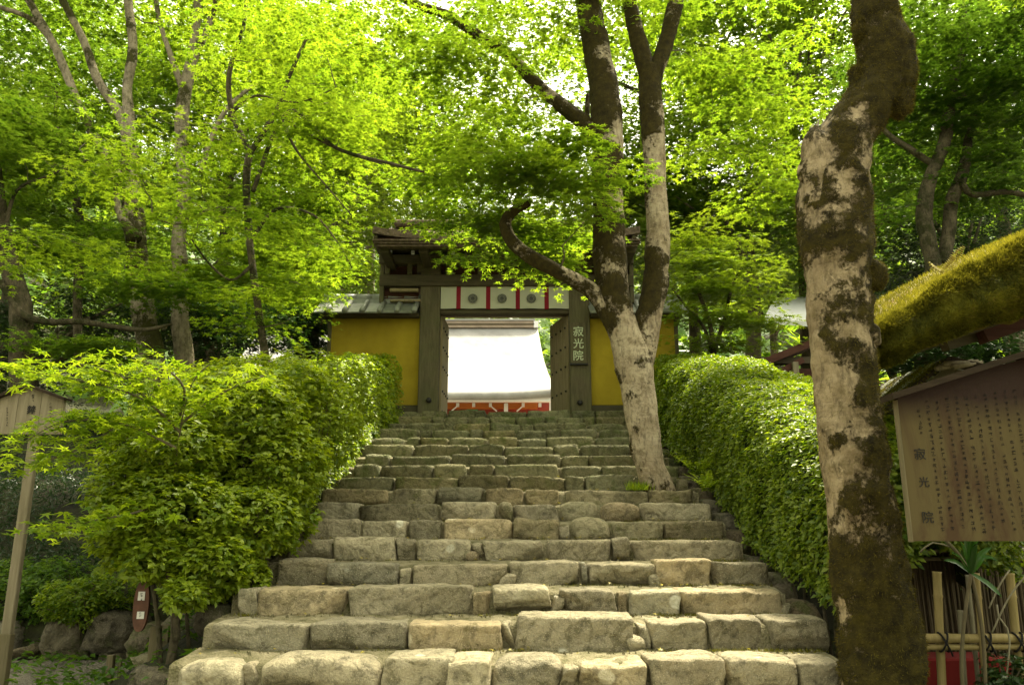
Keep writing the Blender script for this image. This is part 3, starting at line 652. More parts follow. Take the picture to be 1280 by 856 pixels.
maple('low_maple', P(330, 520, 8.3), 'slender dark-stemmed maple whose branches arch over the left hedge', [
    [(345,560,14,8.3),(335,470,11,8.3),(322,380,9,8.2),(312,300,9,8.1),(308,230,9,8.),(312,188,9,7.9)],
    [(312,190,8,7.9),(290,140,7,7.9),(287,90,6,7.8),(305,30,5,7.8),(308,-20,4,7.8)],
    [(312,192,8,7.9),(345,140,7,7.9),(362,95,5,7.9),(382,50,4,7.9)],
    [(316,240,6,8.),(360,140,5,7.9),(420,185,5,7.8),(490,205,4,7.7),(530,215,3,7.6)],
    [(314,300,6,8.1),(345,262,4,8.1),(390,268,3,8.),(420,300,2,8.),(440,335,1.5,8.)],
    [(345,140,5,7.9),(380,165,3,7.85),(430,190,2.5,7.8),(480,206,1.5,7.7)],
    [(352,150,5,7.9),(372,190,3,7.85),(410,235,2,7.8),(440,270,1.5,7.7)],
    [(300,262,5,8.0),(262,262,4,8.),(225,280,3,7.9),(190,272,2,7.8)],
    [(316,330,5,8.1),(290,350,3,8.),(262,330,3,7.9),(240,300,2,7.8)],
    [(290,140,5,7.9),(320,120,3,7.9),(372,128,2,7.8),(420,110,1.5,7.8)],
  ], [(210,195,7.6,150,22,.7,.28), (400,170,7.9,110,45,.7,.3), (405,310,8.2,45,35,.5,.12), (270,265,7.4,80,14,.5,.12), (360,50,7.8,140,50,.9,.32), (330,380,8.2,80,26,.5,.22), (100,320,7.4,110,14,.5,.16)],
  90, 80, .056, M['bark_dark'], M['maple'], nrad=10, tintb=.55)
maple('dark_maple', P(25, 520, 8.6), 'dark mossy trunk with a long low bough at the left edge, behind the signpost', [
    Ls(8.6, (30,540,44),(27,440,36),(25,380,38),(12,330,32),(2,270,20),(-4,200,12),(-10,120,8)),
    Ls(8.5, (0,352,12),(28,392,12),(60,402,11),(100,402,12),(140,408,10),(180,412,8),(215,405,5)),
    Ls(8.5, (5,300,8),(20,240,6),(60,220,4),(110,200,3)),
    Ls(10.5, (98,470,16),(97,370,15),(101,320,16),(99,270,14),(86,215,12),(72,165,8),(70,100,5)),
  ], [(50,300,9.2,130,26,.6,.35), (110,425,8.4,120,12,.5,.22), (-60,200,8.,100,130,1,.5), (60,180,8.6,90,30,.6,.15)],
  80, 90, .062, M['bark_dark'], M['maple_mid'], nrad=14, tintb=.35, thin=.72)

# ------------------------------------------------------------------ maples on the right, behind the moss-roofed hut
maple('twisted_maple', P(1168, 420, 10.5), 'twisting dark maple with crooked boughs above the mossy thatched roof', [
    Ls(10.5, (1180,470,30),(1172,380,26),(1165,320,24),(1155,270,25),(1162,225,21),(1180,180,18),(1186,140,17),(1192,100,15),(1205,50,12),(1202,0,9)),
    Ls(10.6, (1178,330,20),(1186,290,20),(1190,250,20),(1204,215,17),(1211,172,12),(1222,140,9),(1240,100,6)),
    Ls(10.5, (1165,205,10),(1140,188,10),(1115,172,8),(1098,155,6)),
    Ls(10.5, (1200,222,10),(1215,243,10),(1260,240,9),(1300,250,8)),
    Ls(10.5, (1188,130,9),(1220,110,8),(1262,100,6)),
  ], [(1180,60,10.2,110,90,1.2,1.1), (1250,160,10.4,70,90,1.,.7), (1130,130,10.8,80,70,1.,.5), (1290,20,10,100,110,1.2,.8), (1170,230,11,110,50,.8,.45)],
  80, 85, .07, M['bark_dark'], M['maple_dark'], nrad=14, tintb=.45, thin=.8)
maple('gateside_maple', P(890, 470, 11.6), 'small light green maple standing behind the right hedge beside the gate wall', [
    Ls(11.6, (893,520,8),(892,440,7),(886,400,6),(872,360,5),(866,320,4)),
    Ls(11.6, (892,440,6),(905,400,5),(915,360,4),(930,330,3)),
    Ls(11.6, (892,450,5),(880,410,4),(855,380,3),(840,360,3)),
  ], [(900,355,11.5,75,55,.7,1.), (930,410,11.3,50,30,.5,.4), (870,300,11.8,60,30,.6,.4), (880,405,11.6,45,30,.4,.2)],
  52, 75, .07, M['bark_dark'], M['maple'], nrad=8, tintb=.85)

# trees standing further back: one crown, one trunk each
def far_tree(label, px, py, Y, rx, ry, dp, n, leaf, size=.13, tb=.45, name='maple_tree', group=None, per=26, kind='maple3', srad=(.35, .8)):
    c = P(px, py, Y); gz_ = float(H(c.x, Y)); m = pxm(px, py, Y); base = Vector((c.x+random.uniform(-.4, .4), Y, gz_))
    t = empty(name, base, label, 'tree', group)
    hgt = max(1.5, c.z-gz_); k1 = base+Vector((random.uniform(-.3, .3), 0, hgt*.5)); mb = MB(); mb.tube([base-Vector((0,0,.3)), base.lerp(k1, .5), k1, c], [.2, .16, .13, .05], 9, False)
    sk = [k1, k1.lerp(c, .5), c]
    for _ in range(6):
        d = Vector((random.uniform(-1, 1)*rx*m*.8, random.uniform(-1, 1)*dp*.7, random.uniform(-.5, .9)*ry*m)); e = c+d; s0 = k1.lerp(c, random.random()); q = s0.lerp(e, .5)+Vector((0, 0, .15)); mb.tube([s0, q, e], [.06, .04, .012], 6, False); sk += [q, e]
    part('trunk', mb.me(True), M['bark_dark'] if random.random() < .6 else M['twig'], t)
    q = randdir(n); q *= (RNG.uniform(0, 1, n)**.38)[:, None]; T = np.array(c)+q*np.array([rx*m, dp, ry*m])
    T += np.array([[noise.noise(Vector(v)*.9)*.5 for _ in (0,)]*3 for v in T])
    if kind == 'maple3': T[:, 2] = .45*T[:, 2] + .55*np.round(T[:, 2]/.6)*.6
    c_, n_, d_, s_ = spray_leaves(T, RNG.uniform(*srad, n), int(per*1.7), size*.77, .2)
    part('crown', scatter(c_, n_, d_, s_, gauss_tint(len(c_), tb, .26, n), kind), leaf, t)
    return t
MA, MM, MD, DK = M['maple'], M['maple_mid'], M['maple_dark'], M['dark_leaf']
far = [
 ('bright yellow-green maple crown showing between the left maples and the gate roof', 400, 290, 15.5, 110, 110, 1.8, 330, MA, .11, .7),
 ('tall maple rising right behind the gate roof', 560, 190, 17.5, 170, 110, 2., 420, MA, .12, .55),
 ('maple in full leaf between the forked maple and the big mossy trunk', 930, 230, 15, 130, 170, 2., 560, MM, .11, .55),
 ('light maple low behind the right gate wall, above its tiled cap', 860, 300, 16.5, 100, 80, 1.5, 260, MA, .11, .7),
 ('tall maple behind the left bank filling the upper left corner', 60, 130, 14, 230, 200, 2.4, 640, MM, .11, .4),
 ('tall maple behind the straight grey trunk', 290, 110, 14.5, 190, 170, 2.2, 520, MM, .11, .5),
 ('shaded maple low on the left bank behind the grey trunks', 240, 360, 13.2, 190, 80, 1.5, 330, MM, .10, .35),
 ('deep green maple above the hut at the right edge of the view', 1230, 120, 14.5, 160, 200, 2.2, 620, MD, .12, .4),
 ('deep green tree directly behind the big mossy trunk', 1080, 250, 14, 110, 170, 1.6, 360, MM, .11, .45),
 ('maple seen through the fork of the forked maple', 785, 240, 14.6, 80, 130, 1.2, 260, MM, .11, .6),
 ('tall maple standing behind the left end of the gate roof', 470, 70, 20, 120, 80, 2., 260, MA, .13, .6),
 ('broad maple high between the forked maple and the mossy trunk', 960, 40, 15.5, 150, 120, 1.8, 330, MM, .12, .5),
 ('tall maple whose top spreads above the forked maple', 800, 40, 18, 260, 120, 2.5, 420, MM, .13, .6),
 ('distant maple lit yellow-green beside the white roof on the right', 960, 330, 24, 90, 60, 2., 230, MA, .16, .85),
 ('maple filling the gap between the left yellow wall and the bank', 370, 385, 14.2, 70, 60, .8, 150, MM, .10, .5),
 ('distant maple closing the view left of the gate', 440, 200, 24, 130, 110, 3., 300, MA, .17, .6),
]
for a in far: far_tree(*a)
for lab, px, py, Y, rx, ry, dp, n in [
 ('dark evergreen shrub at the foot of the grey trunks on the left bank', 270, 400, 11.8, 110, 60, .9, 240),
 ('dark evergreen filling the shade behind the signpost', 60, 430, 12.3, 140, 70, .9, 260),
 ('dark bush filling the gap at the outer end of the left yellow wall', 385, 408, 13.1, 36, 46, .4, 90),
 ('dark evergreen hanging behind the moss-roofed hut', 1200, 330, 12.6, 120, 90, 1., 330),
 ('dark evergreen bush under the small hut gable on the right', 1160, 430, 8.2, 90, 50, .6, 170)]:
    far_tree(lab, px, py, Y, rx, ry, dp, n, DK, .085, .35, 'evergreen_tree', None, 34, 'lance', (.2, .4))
for lab, x, y, z, rr in [('unseen shading maple behind the viewpoint on the right', 4.5, -3.5, 5., 2.6), ('unseen shading maple behind the viewpoint on the left', -4.5, -4, 5.2, 2.8), ('unseen shading maple further back behind the viewpoint', .5, -8, 6, 3.6), ('unseen tall shading maple at the right of the forecourt', 7.5, 1.5, 5., 2.6), ('unseen tall shading maple at the left of the forecourt', -8, 1., 5.2, 2.8), ('unseen large shading maple behind the viewpoint, farther right', 9, -7, 6, 3.6), ('unseen large shading maple behind the viewpoint, farther left', -9, -8, 6, 3.6)]:  # trees out of view, added to darken surfaces that face the camera
    t = empty('maple_tree', Vector((x, y, float(H(x, y)))), lab, 'tree'); c = Vector((x, y, z)); b0 = Vector((x, y, float(H(x, y))-.2))
    part('trunk', MB().tube([b0, b0.lerp(c, .4)+Vector((.1, 0, 0)), b0.lerp(c, .8), c], [.17, .13, .09, .04], 10).me(True), M['bark_dark'], t)
    q = randdir(240)*(RNG.uniform(0, 1, 240)**.38)[:, None]; q = q[:150]; T = np.array(c)+q*np.array([rr, rr, rr*.95]); part('twigs', grow_branches([b0.lerp(c, f) for f in (.4, .6, .8, 1)], T).me(True), M['twig'], t, kind='stuff')
    c_, n_, d_, s_ = spray_leaves(T, RNG.uniform(.4, .8, 150), 34, .11, .3); part('crown', scatter(c_, n_, d_, s_, gauss_tint(len(c_), .45, .26, 150), 'maple3'), M['maple_mid'], t)
# grey-green pine crown far up the hill, and the wooded hillside
far_tree('grey-green pine crown high on the hill above the gate', 480, 165, 60, 50, 30, 3., 160, M['dark_leaf'], .5, .9, 'pine_tree', None, 40, 'blade', (.7, 1.4))
n = 20000
hx = RNG.uniform(-75, 75, n); hy = RNG.uniform(48, 120, n); hz = H(hx, hy)+RNG.uniform(.0, 4, n)+2*np.sin(hx*.7)*np.cos(hy*.5)
C_ = np.stack([hx, hy, hz], 1)
o = link('hillside_woods', scatter(C_, np.array([0, -.5, .8])+randdir(n)*.7, randdir(n), RNG.uniform(.9, 2., n), gauss_tint(n, .55, .3), 'maple5'), M['maple_mid'], kind='stuff'); o['label'] = 'wooded hillside rising behind the hall and the gate'; o['category'] = 'woods'

# ------------------------------------------------------------------ hedges
def hedge(name, label, prof, n, size, mat, cat='hedge', tb=.45, base=None):
    """prof: list of (Y, x_inner, x_outer, z_bottom, z_top); rounded box cross-sections along Y"""
    ys = np.array([p[0] for p in prof]); get = lambda y, k_: np.interp(y, ys, [p[k_] for p in prof])
    t = empty(name, base or Vector((prof[0][1], prof[0][0], prof[0][3])), label, cat)
    def surf(y, a, shrink=0.):
        """a: 0..1 round the section from inner bottom over the top to outer bottom"""
        xi, xo, zb, zt = (get(y, k_) for k_ in (1, 2, 3, 4)); cx, hx_ = (xi+xo)/2, abs(xo-xi)/2-shrink; hz_ = (zt-zb)-shrink; sg = np.sign(xi-xo)
        th = a*np.pi; cxx = np.cos(th); szz = np.sin(th); kx = np.sign(cxx)*np.abs(cxx)**.42; kz = np.abs(szz)**.38
        lump = 1+.0*y
        return np.stack([cx+sg*hx_*kx, y, zb+hz_*kz], -1)
    yy = RNG.uniform(ys[0]-.12, ys[-1], n); ta = np.linspace(0, 1, 600); px_ = .62*np.sign(np.cos(ta*np.pi))*np.abs(np.cos(ta*np.pi))**.42; pz_ = 1.1*np.abs(np.sin(ta*np.pi))**.38
    al = np.concatenate([[0], np.cumsum(np.hypot(np.diff(px_), np.diff(pz_)))]); a = np.interp(RNG.uniform(0, 1, n)*al[-1]*.9, al, ta); cap = RNG.uniform(0, 1, n) < .1; yy = np.where(cap, ys[0]+RNG.uniform(-.15, .2, n), yy)
    p = surf(np.clip(yy, ys[0], ys[-1]), a); p[:, 1] = yy
    q = surf(np.clip(yy, ys[0], ys[-1]), a, .5); out = p-q; out /= (np.linalg.norm(out, axis=1, keepdims=True)+1e-6)
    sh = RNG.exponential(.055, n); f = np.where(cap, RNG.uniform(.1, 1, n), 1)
    cxm = np.stack([(get(yy, 1)+get(yy, 2))/2, yy, (get(yy, 3)+get(yy, 4))/2], 1)
    lump = np.array([noise.noise(Vector(v)*1.8)*.07+noise.noise(Vector(v)*6)*.06 for v in p])
    p = np.where(cap[:, None], cxm+(p-cxm)*f[:, None], p + out*(lump-sh)[:, None])
    out = np.where(cap[:, None], np.array([0, -1, .3]), out)
    nn = out*.9+np.array([0, -.15, .55])+randdir(n)*.75; dd = out*.6+randdir(n)+np.array([0, 0, .35])
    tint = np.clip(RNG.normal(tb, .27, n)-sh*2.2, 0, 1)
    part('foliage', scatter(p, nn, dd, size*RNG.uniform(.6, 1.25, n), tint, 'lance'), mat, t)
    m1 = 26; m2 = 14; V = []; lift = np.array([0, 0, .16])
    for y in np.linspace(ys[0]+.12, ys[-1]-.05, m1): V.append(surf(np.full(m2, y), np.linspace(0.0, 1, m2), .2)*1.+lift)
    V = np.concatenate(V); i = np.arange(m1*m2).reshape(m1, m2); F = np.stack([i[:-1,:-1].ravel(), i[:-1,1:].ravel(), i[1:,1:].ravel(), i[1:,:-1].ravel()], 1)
    part('shade_core', npmesh(V, F, smooth=True), M['core'], t)  # sheet that blocks see-through, coloured dark as the hedge's inner shade
    return t
g0 = lambda y: Z0+(y-Y0)*DZ/DY
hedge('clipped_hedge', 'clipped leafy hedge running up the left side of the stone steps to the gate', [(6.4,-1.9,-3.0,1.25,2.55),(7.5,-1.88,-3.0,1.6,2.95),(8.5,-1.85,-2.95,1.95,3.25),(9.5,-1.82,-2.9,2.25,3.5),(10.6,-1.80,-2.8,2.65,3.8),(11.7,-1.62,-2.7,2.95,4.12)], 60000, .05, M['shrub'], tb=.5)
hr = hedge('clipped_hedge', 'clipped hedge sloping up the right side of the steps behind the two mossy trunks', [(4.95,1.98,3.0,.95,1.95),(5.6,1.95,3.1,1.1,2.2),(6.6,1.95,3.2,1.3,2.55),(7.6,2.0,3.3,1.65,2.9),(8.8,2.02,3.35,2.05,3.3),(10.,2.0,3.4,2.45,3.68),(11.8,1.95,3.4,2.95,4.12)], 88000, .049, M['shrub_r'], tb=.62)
# bare stems at the near end of the hedge on the right
mb = MB()
for k_ in range(9):
    x = 2.02+random.uniform(0, .35); y = 5.0+random.uniform(0, .9); z = g0(y)-.45
    mb.tube([(x, y, z), (x+random.uniform(-.04,.04), y, z+.3), (x+random.uniform(-.1,.1), y+.03, z+.75)], [.013, .011, .008], 6)
part('stems', mb.me(True), M['bark_dark'], hr, kind='stuff')

# loose camellia-like shrub in front of the left hedge: foliage balls on bare stems
def shrub(name, label, base, balls, n, size, mat, stems, tb=.45, cat='shrub', stemr=.02, stemmat=None, shell=.5):
    t = empty(name, base, label, cat); B = [(P(a, b, Y), rx*pxm(a, b, Y), ry*pxm(a, b, Y), dp, w_) for a, b, Y, rx, ry, dp, w_ in balls]
    tot = sum(b[4] for b in B); Cs = []; Os = []
    for c, rx, rz, dp, w_ in B:
        k_ = int(n*w_/tot); q = randdir(k_); rr = 1-RNG.exponential(.16, k_); rr = np.clip(rr, .1, 1.08)
        p = np.array(c)+q*rr[:, None]*np.array([rx, dp, rz]); p += np.array([[noise.noise(Vector(v)*4)*.1]*3 for v in p])*q; Cs.append(p); Os.append(q)
    C = np.concatenate(Cs); O = np.concatenate(Os); m = len(C)
    # leaves grouped in whorls at shoot tips
    wh = RNG.integers(0, m, m//6); ring = 6; Cw = np.repeat(C[wh], ring, 0)+RNG.normal(0, .012, (len(wh)*ring, 3)); Ow = np.repeat(O[wh], ring, 0)
    nn = Ow*.35+np.array([0, -.1, .8])+randdir(len(Cw))*.55; dd = Ow*.7+randdir(len(Cw), .3)*1.1+np.array([0, 0, .15])
    tint = np.clip(np.repeat(RNG.normal(tb, .25, len(wh)), ring)+RNG.normal(0, .1, len(Cw)), 0, 1)
    part('foliage', scatter(Cw, nn, dd, size*RNG.uniform(.6, 1.2, len(Cw)), tint, 'lance'), mat, t)
    for (x0, y0, x1, y1, Y, r) in stems:
        a, b = P(x0, y0, Y), P(x1, y1, Y); mb = MB(); md = a.lerp(b, .5)+Vector((random.uniform(-.03,.03), 0, 0))
        pp, rr = catmull([a, md, b], [r*1.15, r, r*.75], .08); mb.tube(pp, rr, 8); part('stem', mb.me(True), stemmat or M['bark_dark'], t)
    mb = MB()
    for _ in range(int(90*len(B)/8)):
        c, rx, rz, dp, w_ = random.choice(B); a = c+Vector((random.uniform(-.4,.4)*rx, random.uniform(-.3,.3)*dp, -rz*random.uniform(.3, 1))); b = c+Vector(randdir(1)[0]*np.array([rx, dp, rz])*.9)
        mb.tube([a, a.lerp(b, .5)+Vector((0,0,.03)), b], [.006, .005, .003], 4, False)
    part('twigs', mb.me(True), M['twig'], t, kind='stuff')
    return t
shrub('camellia_shrub', 'loose glossy shrub with bare stems beside the bottom left steps', P(205, 870, 5.5), [
    (290,520,6.2,95,60,.45,1.4), (210,560,5.8,75,60,.4,1.1), (330,585,6.2,80,65,.4,1.3), (215,640,5.6,75,60,.35,1.2), (300,650,5.9,70,60,.35,1.1), (195,692,5.5,40,38,.28,.5), (265,700,5.6,52,38,.3,.7), (390,530,6.8,60,60,.4,.8), (350,640,6.3,40,50,.3,.5), (320,480,6.6,100,36,.4,.8), (400,490,7.4,90,50,.4,.8), (160,610,5.7,50,40,.3,.5), (160,668,5.5,38,36,.25,.4), (235,738,5.4,34,24,.2,.22), (300,715,5.8,36,30,.2,.3)],
    70000, .054, M['shrub'], [(205,870,222,720,5.45,.03),(200,880,190,720,5.5,.018),(240,850,232,700,5.55,.014),(252,850,262,700,5.6,.013),(276,800,282,690,5.7,.013),(222,800,205,700,5.4,.02),(262,830,250,720,5.8,.015)], .65)
shrub('low_shrub', 'low rounded green shrub on the stones left of the steps, below the maple twigs', P(60, 790, 7.6), [(60,735,7.7,85,38,.35,1.2), (20,745,7.7,60,36,.3,.8), (110,745,7.6,50,30,.3,.6)], 9000, .045, M['maple_dark'], [(60,800,62,730,7.7,.015)], .6, stemr=.01)
shrub('low_shrub', 'small shrub with round glossy leaves hanging over the boulders, nearer the red-brown plaque', P(105, 800, 7.2), [(95,752,7.2,40,26,.2,.6), (75,765,7.2,26,16,.15,.3), (135,735,7.3,40,22,.2,.4)], 4200, .042, M['shrub'], [(100,800,98,752,7.2,.01)], .35)
# ferny ground cover tufts at the foot of boulders and steps
n = 2600; xx = RNG.uniform(-5.2, -1.95, n); yy = np.where(xx > -3., RNG.uniform(4.3, 7.6, n), RNG.uniform(5.6, 7.6, n)); keep = RNG.uniform(size=n) < .3+.7*(np.sin(xx*7)*np.cos(yy*5) > .1); xx, yy = xx[keep], yy[keep]; n = len(xx)
C_ = np.stack([xx, yy, H(xx, yy)+.05+RNG.uniform(0, .06, n)], 1)
o = link('ground_cover', scatter(C_, np.array([0, 0, 1.])+randdir(n)*.6, randdir(n), RNG.uniform(.04, .1, n), gauss_tint(n, .3, .2), 'lance'), M['maple_dark'], kind='stuff')

n = 60000; xx = RNG.uniform(-9, -2.6, n); yy = RNG.uniform(7.5, 12.5, n); keep = np.sin(xx*2.1+np.sin(yy*1.3)*2)*np.cos(yy*4.5+xx) > -.35; xx, yy = xx[keep], yy[keep]; n = len(xx)
C_ = np.stack([xx, yy, H(xx, yy)+.06+np.array([noise.noise(Vector((a_*.9, b_*.9, 0)))*.14 for a_, b_ in zip(xx, yy)])], 1)
o = link('bank_moss', scatter(C_, randdir(n)+np.array([0, 0, .8]), randdir(n)+np.array([0, -.6, .2]), RNG.uniform(.03, .09, n), gauss_tint(n, .2, .2), 'blade'), M['dark_leaf'], kind='stuff')

# ------------------------------------------------------------------ near maple sapling with big leaves (left foreground)
sap = empty('maple_sapling', P(170, 860, 5.9), 'young maple with large bright star-shaped leaves reaching over the sign at left', 'tree')
twigs = [  # (px,py,Y) polylines
 [(215,800,6.),(215,640,5.7),(225,540,5.4),(240,480,5.2),(262,455,5.1)],
 [(225,540,5.4),(180,500,5.1),(120,480,4.9),(60,468,4.8),(10,462,4.7)],
 [(220,560,5.4),(170,535,5.1),(120,525,4.9),(70,530,4.8),(20,560,4.7)],
 [(218,620,5.5),(170,640,5.2),(120,650,5.),(60,665,4.9)],
 [(225,530,5.4),(280,490,5.3),(330,470,5.3)],
 [(190,505,5.15),(150,470,5.),(100,455,4.9)],
 [(150,530,5.05),(110,555,4.9),(60,575,4.8),(30,580,4.75)],
 [(225,520,5.4),(230,485,5.1),(205,460,5.),(170,450,4.95)],
]
tw = []
for tr in twigs:
    pp = [P(*a) for a in tr]; rr = [.011, .008, .006, .004, .003][:len(pp)]; pp, rr = catmull(pp, rr, .05); mb = MB().tube(pp, rr, 6, False); part('branch', mb.me(True), M['twig'], sap); tw.append(pp)
def near_leaf(seed):
    r_ = random.Random(seed); V = [(0, 0, 0)]; F = []
    lob = [(-128, .5), (-88, .74), (-44, .92), (0, 1.), (44, .92), (88, .74), (128, .5)]
    for a, l in lob:
        l *= r_.uniform(.9, 1.08); a += r_.uniform(-4, 4); c, s = math.cos(R(a)), math.sin(R(a)); b = len(V); w_ = .125
        V += [(c*.45*l+s*w_, s*.45*l-c*w_, -.02), (c*l, s*l, -.16*l*l), (c*.45*l-s*w_, s*.45*l+c*w_, -.02), (c*.5*l, s*.5*l, -.055)]
        F += [(0, b, b+3), (b, b+1, b+3), (b+3, b+1, b+2), (0, b+3, b+2)]
    me = pydata([Vector(v)*.062 for v in V], F); at = me.attributes.new('tint', 'FLOAT', 'POINT'); at.data.foreach_set('value', np.full(len(V), r_.uniform(.2, .95), np.float32)); me.materials.append(M['maple_near']); return me
lm = [near_leaf(s) for s in range(7)]
cnt = 0; cand = []
for pp in tw[1:]:
    L = len(pp)
    for i, p in enumerate(pp):
        if i < L*.18: continue
        for _ in range(17): cand.append(p+Vector((random.gauss(0, .1), random.gauss(0, .13), random.gauss(-.005, .04))))
random.shuffle(cand)
from mathutils import Matrix
def leaf_rot():
    d = random.uniform(0, 2*math.pi); return Matrix.Rotation(d, 3, 'Z') @ Matrix.Rotation(random.gauss(.35, .3), 3, 'Y') @ Matrix.Rotation(random.gauss(0, .35), 3, 'X')
for p in cand[:300]:
    o = link('leaf', random.choice(lm), None, sap); o.location = p-sap.location; o.rotation_euler = leaf_rot().to_euler(); s = random.uniform(.7, 1.25); o.scale = (s, s, s)
rest = np.array([tuple(p) for p in cand[300:1700]]); m = len(rest)
if m: part('leaves', scatter(rest, np.array([0, 0, 1.])+randdir(m)*.5, randdir(m, .6), RNG.uniform(.045, .075, m), gauss_tint(m, .5, .25), 'maple5'), M['maple_near'], sap, kind='stuff')

# ------------------------------------------------------------------ lettering
def glyphs(txt, centre, h, mat, parent, name='lettering', yaw=0., bold=0.):
    c = bpy.data.curves.new('t', 'FONT'); c.body = txt; c.size = h; c.align_x = 'CENTER'; c.align_y = 'CENTER'; c.extrude = .0012; c.offset = bold
    o = bpy.data.objects.new('t', c); COL.objects.link(o); dg = bpy.context.evaluated_depsgraph_get(); me = bpy.data.meshes.new_from_object(o.evaluated_get(dg)); bpy.data.objects.remove(o)
    co = [v.co.copy() for v in me.vertices]; cx = (min(v.x for v in co)+max(v.x for v in co))/2; cy = (min(v.y for v in co)+max(v.y for v in co))/2
    for v in me.vertices: v.co -= Vector((cx, cy, 0))
    me.transform(Matrix.Translation(centre) @ Matrix.Rotation(yaw, 4, 'Z') @ Matrix.Rotation(math.pi/2, 4, 'X')); me.materials.clear()
    return part(name, me, mat, parent)
def scribble(mb, x, z, y, s, fx=lambda x, z, y: (x, y, z)):
    """one small illegible brush character: a few short strokes"""
    for _ in range(random.choice((3, 4, 4, 5))):
        if random.random() < .5: a = (x-s*random.uniform(.2, .45), z+s*random.uniform(-.4, .4)); b = (x+s*random.uniform(.2, .45), a[1]+s*.06)
        else: q = x+s*random.uniform(-.3, .3); a = (q, z+s*random.uniform(.1, .45)); b = (q+s*random.uniform(-.25, .25), z-s*random.uniform(.1, .45))
        dx, dz = b[0]-a[0], b[1]-a[1]; L = math.hypot(dx, dz)+1e-6; w_ = s*.055; ox, oz = -dz/L*w_, dx/L*w_
        mb.add([fx(a[0]-ox, a[1]-oz, y), fx(b[0]-ox, b[1]-oz, y), fx(b[0]+ox, b[1]+oz, y), fx(a[0]+ox, a[1]+oz, y)], [(0,1,2,3)])

# left sign: pentagonal board on a post
SY = 6.2
sg = empty('wooden_sign', P(3, 838, SY), 'pentagonal weathered wooden sign on a tall post, half hidden by maple leaves at left', 'sign')
a, b = P(0, 838, SY), P(43, 530, SY); mb = MB(); w_ = .075
xx0 = a.x; mb.box((xx0-w_/2, SY, a.z+.25), (xx0+w_/2, SY+.05, P(40, 492, SY).z), .006); part('post', mb.me(), M['signwood'], sg)
part('post_foot', MB().box((xx0-w_/2-.006, SY-.006, a.z-.35), (xx0+w_/2+.006, SY+.056, a.z+.253), .004).me(), M['stake'], sg, label='dark grey foot of the signpost')
xc = xx0+.0; zb, zs, zp = P(30, 543, SY).z, P(30, 500, SY).z, P(30, 486, SY).z
bm_ = MB(); hw = .265; xc = P(38, 520, SY).x
y0_, y1_ = SY-.035, SY-.003
pl = [(-hw*1.02, zb), (hw*1.02, zb), (hw*.98, zs), (0, zp), (-hw*.98, zs)]
# three upright planks make the board
cuts = [-1.02*hw, -.34*hw, .34*hw, 1.02*hw]
def topz(x): return zs+(zp-zs)*(1-min(1, abs(x)/hw))
for q in range(3):
    xa, xb = cuts[q]+.0015, cuts[q+1]-.0015; xs = [xa, xb] if not (xa < 0 < xb) else [xa, 0, xb]
    vs = []; 
    for yy_ in (y0_, y1_): vs += [(xc+x, yy_, zb) for x in xs]+[(xc+x, yy_, topz(x)) for x in reversed(xs)]
    n_ = len(xs)*2; fs = [tuple(range(n_)), tuple(reversed(range(n_, 2*n_)))]+[(i, i+n_, (i+1) % n_+n_, (i+1) % n_) for i in range(n_)]
    part('plank', pydata(vs, fs), M['signwood'], sg)
for s in (-1, 1): part('top_cover', MB().beam((xc+s*(hw+.03), SY-.03, zs-.004), (xc+s*.001, SY-.03, zp+.012), .11, .02).me(), M['signroof'], sg)
fy = y0_-.003
glyphs('禁', P(39, 512, fy), .07, M['ink'], sg, bold=.0016); glyphs('止', P(37, 529, fy), .07, M['ink'], sg, bold=.0016)
mb = MB()
for k_ in range(8): p = P(9, 510+k_*3, fy); scribble(mb, p.x, p.z, fy, .018)
for k_ in range(5): p = P(63, 505+k_*4, fy); scribble(mb, p.x, p.z, fy, .02)
for k_ in range(3): p = P(41, 494+k_*3.5, fy); scribble(mb, p.x, p.z, fy, .022)
for k_ in range(4): p = P(17+k_*5, 538, fy); scribble(mb, p.x, p.z, fy, .018)
part('small_lettering', mb.me(), M['ink_faded'], sg)

# notice board at right
NY = 3.7; nb = empty('notice_board', P(1245, 950, NY), 'large stained wooden notice board with columns of brush writing under a dark cover', 'notice board')
YAW = R(-3)
A = P(1143, 676, NY); W_ = 1.22
zl = P(1121, 492, NY).z; zpk = zl+.165; n_pl = 1
tilt = 0
bl = Vector((P(1142, 676, NY).x, NY, P(1142, 676, NY).z)); 
Z0b = bl.z
brd = empty('x', (0,0,0), 'x', 'x'); bpy.data.objects.remove(brd)
vs = []
for yy_ in (NY, NY+.035):
    vs += [(bl.x, yy_, bl.z), (bl.x+W_, yy_, bl.z), (bl.x+W_-.002, yy_, zl), (bl.x+W_/2, yy_, zpk), (bl.x+.002, yy_, zl)]
fs = [(0,1,2,3,4), (9,8,7,6,5)]+[(i, i+5, (i+1) % 5+5, (i+1) % 5) for i in range(5)]
nb.location = Vector((bl.x, NY, bl.z))
nbb = part('board', pydata(vs, fs), M['board'], nb)
for s, xe in ((-1, bl.x-.06), (1, bl.x+W_+.06)):
    part('top_cover', MB().beam((xe, NY-.02, zl-.025), (bl.x+W_/2+s*-.001, NY-.02, zpk+.02), .13, .028).me(), M['signroof'], nb)
part('edge_strip', MB().box((bl.x-.005, NY-.002, bl.z-.004), (bl.x-.001, NY+.04, zl-.03)).me(), M['stake'], nb)
for dx in (.64, ): part('post', MB().box((bl.x+dx, NY+.04, -.2), (bl.x+dx+.09, NY+.13, zl-.0)).me(), M['stake'], nb)
fy = NY-.003
for ch, px, py, s in (('寂', 1150, 567, .056), ('光', 1155, 602, .05), ('院', 1160, 646, .056)): glyphs(ch, P(px, py, fy), s, M['ink'], nbb)
mb = MB(); zz = lambda px: 1
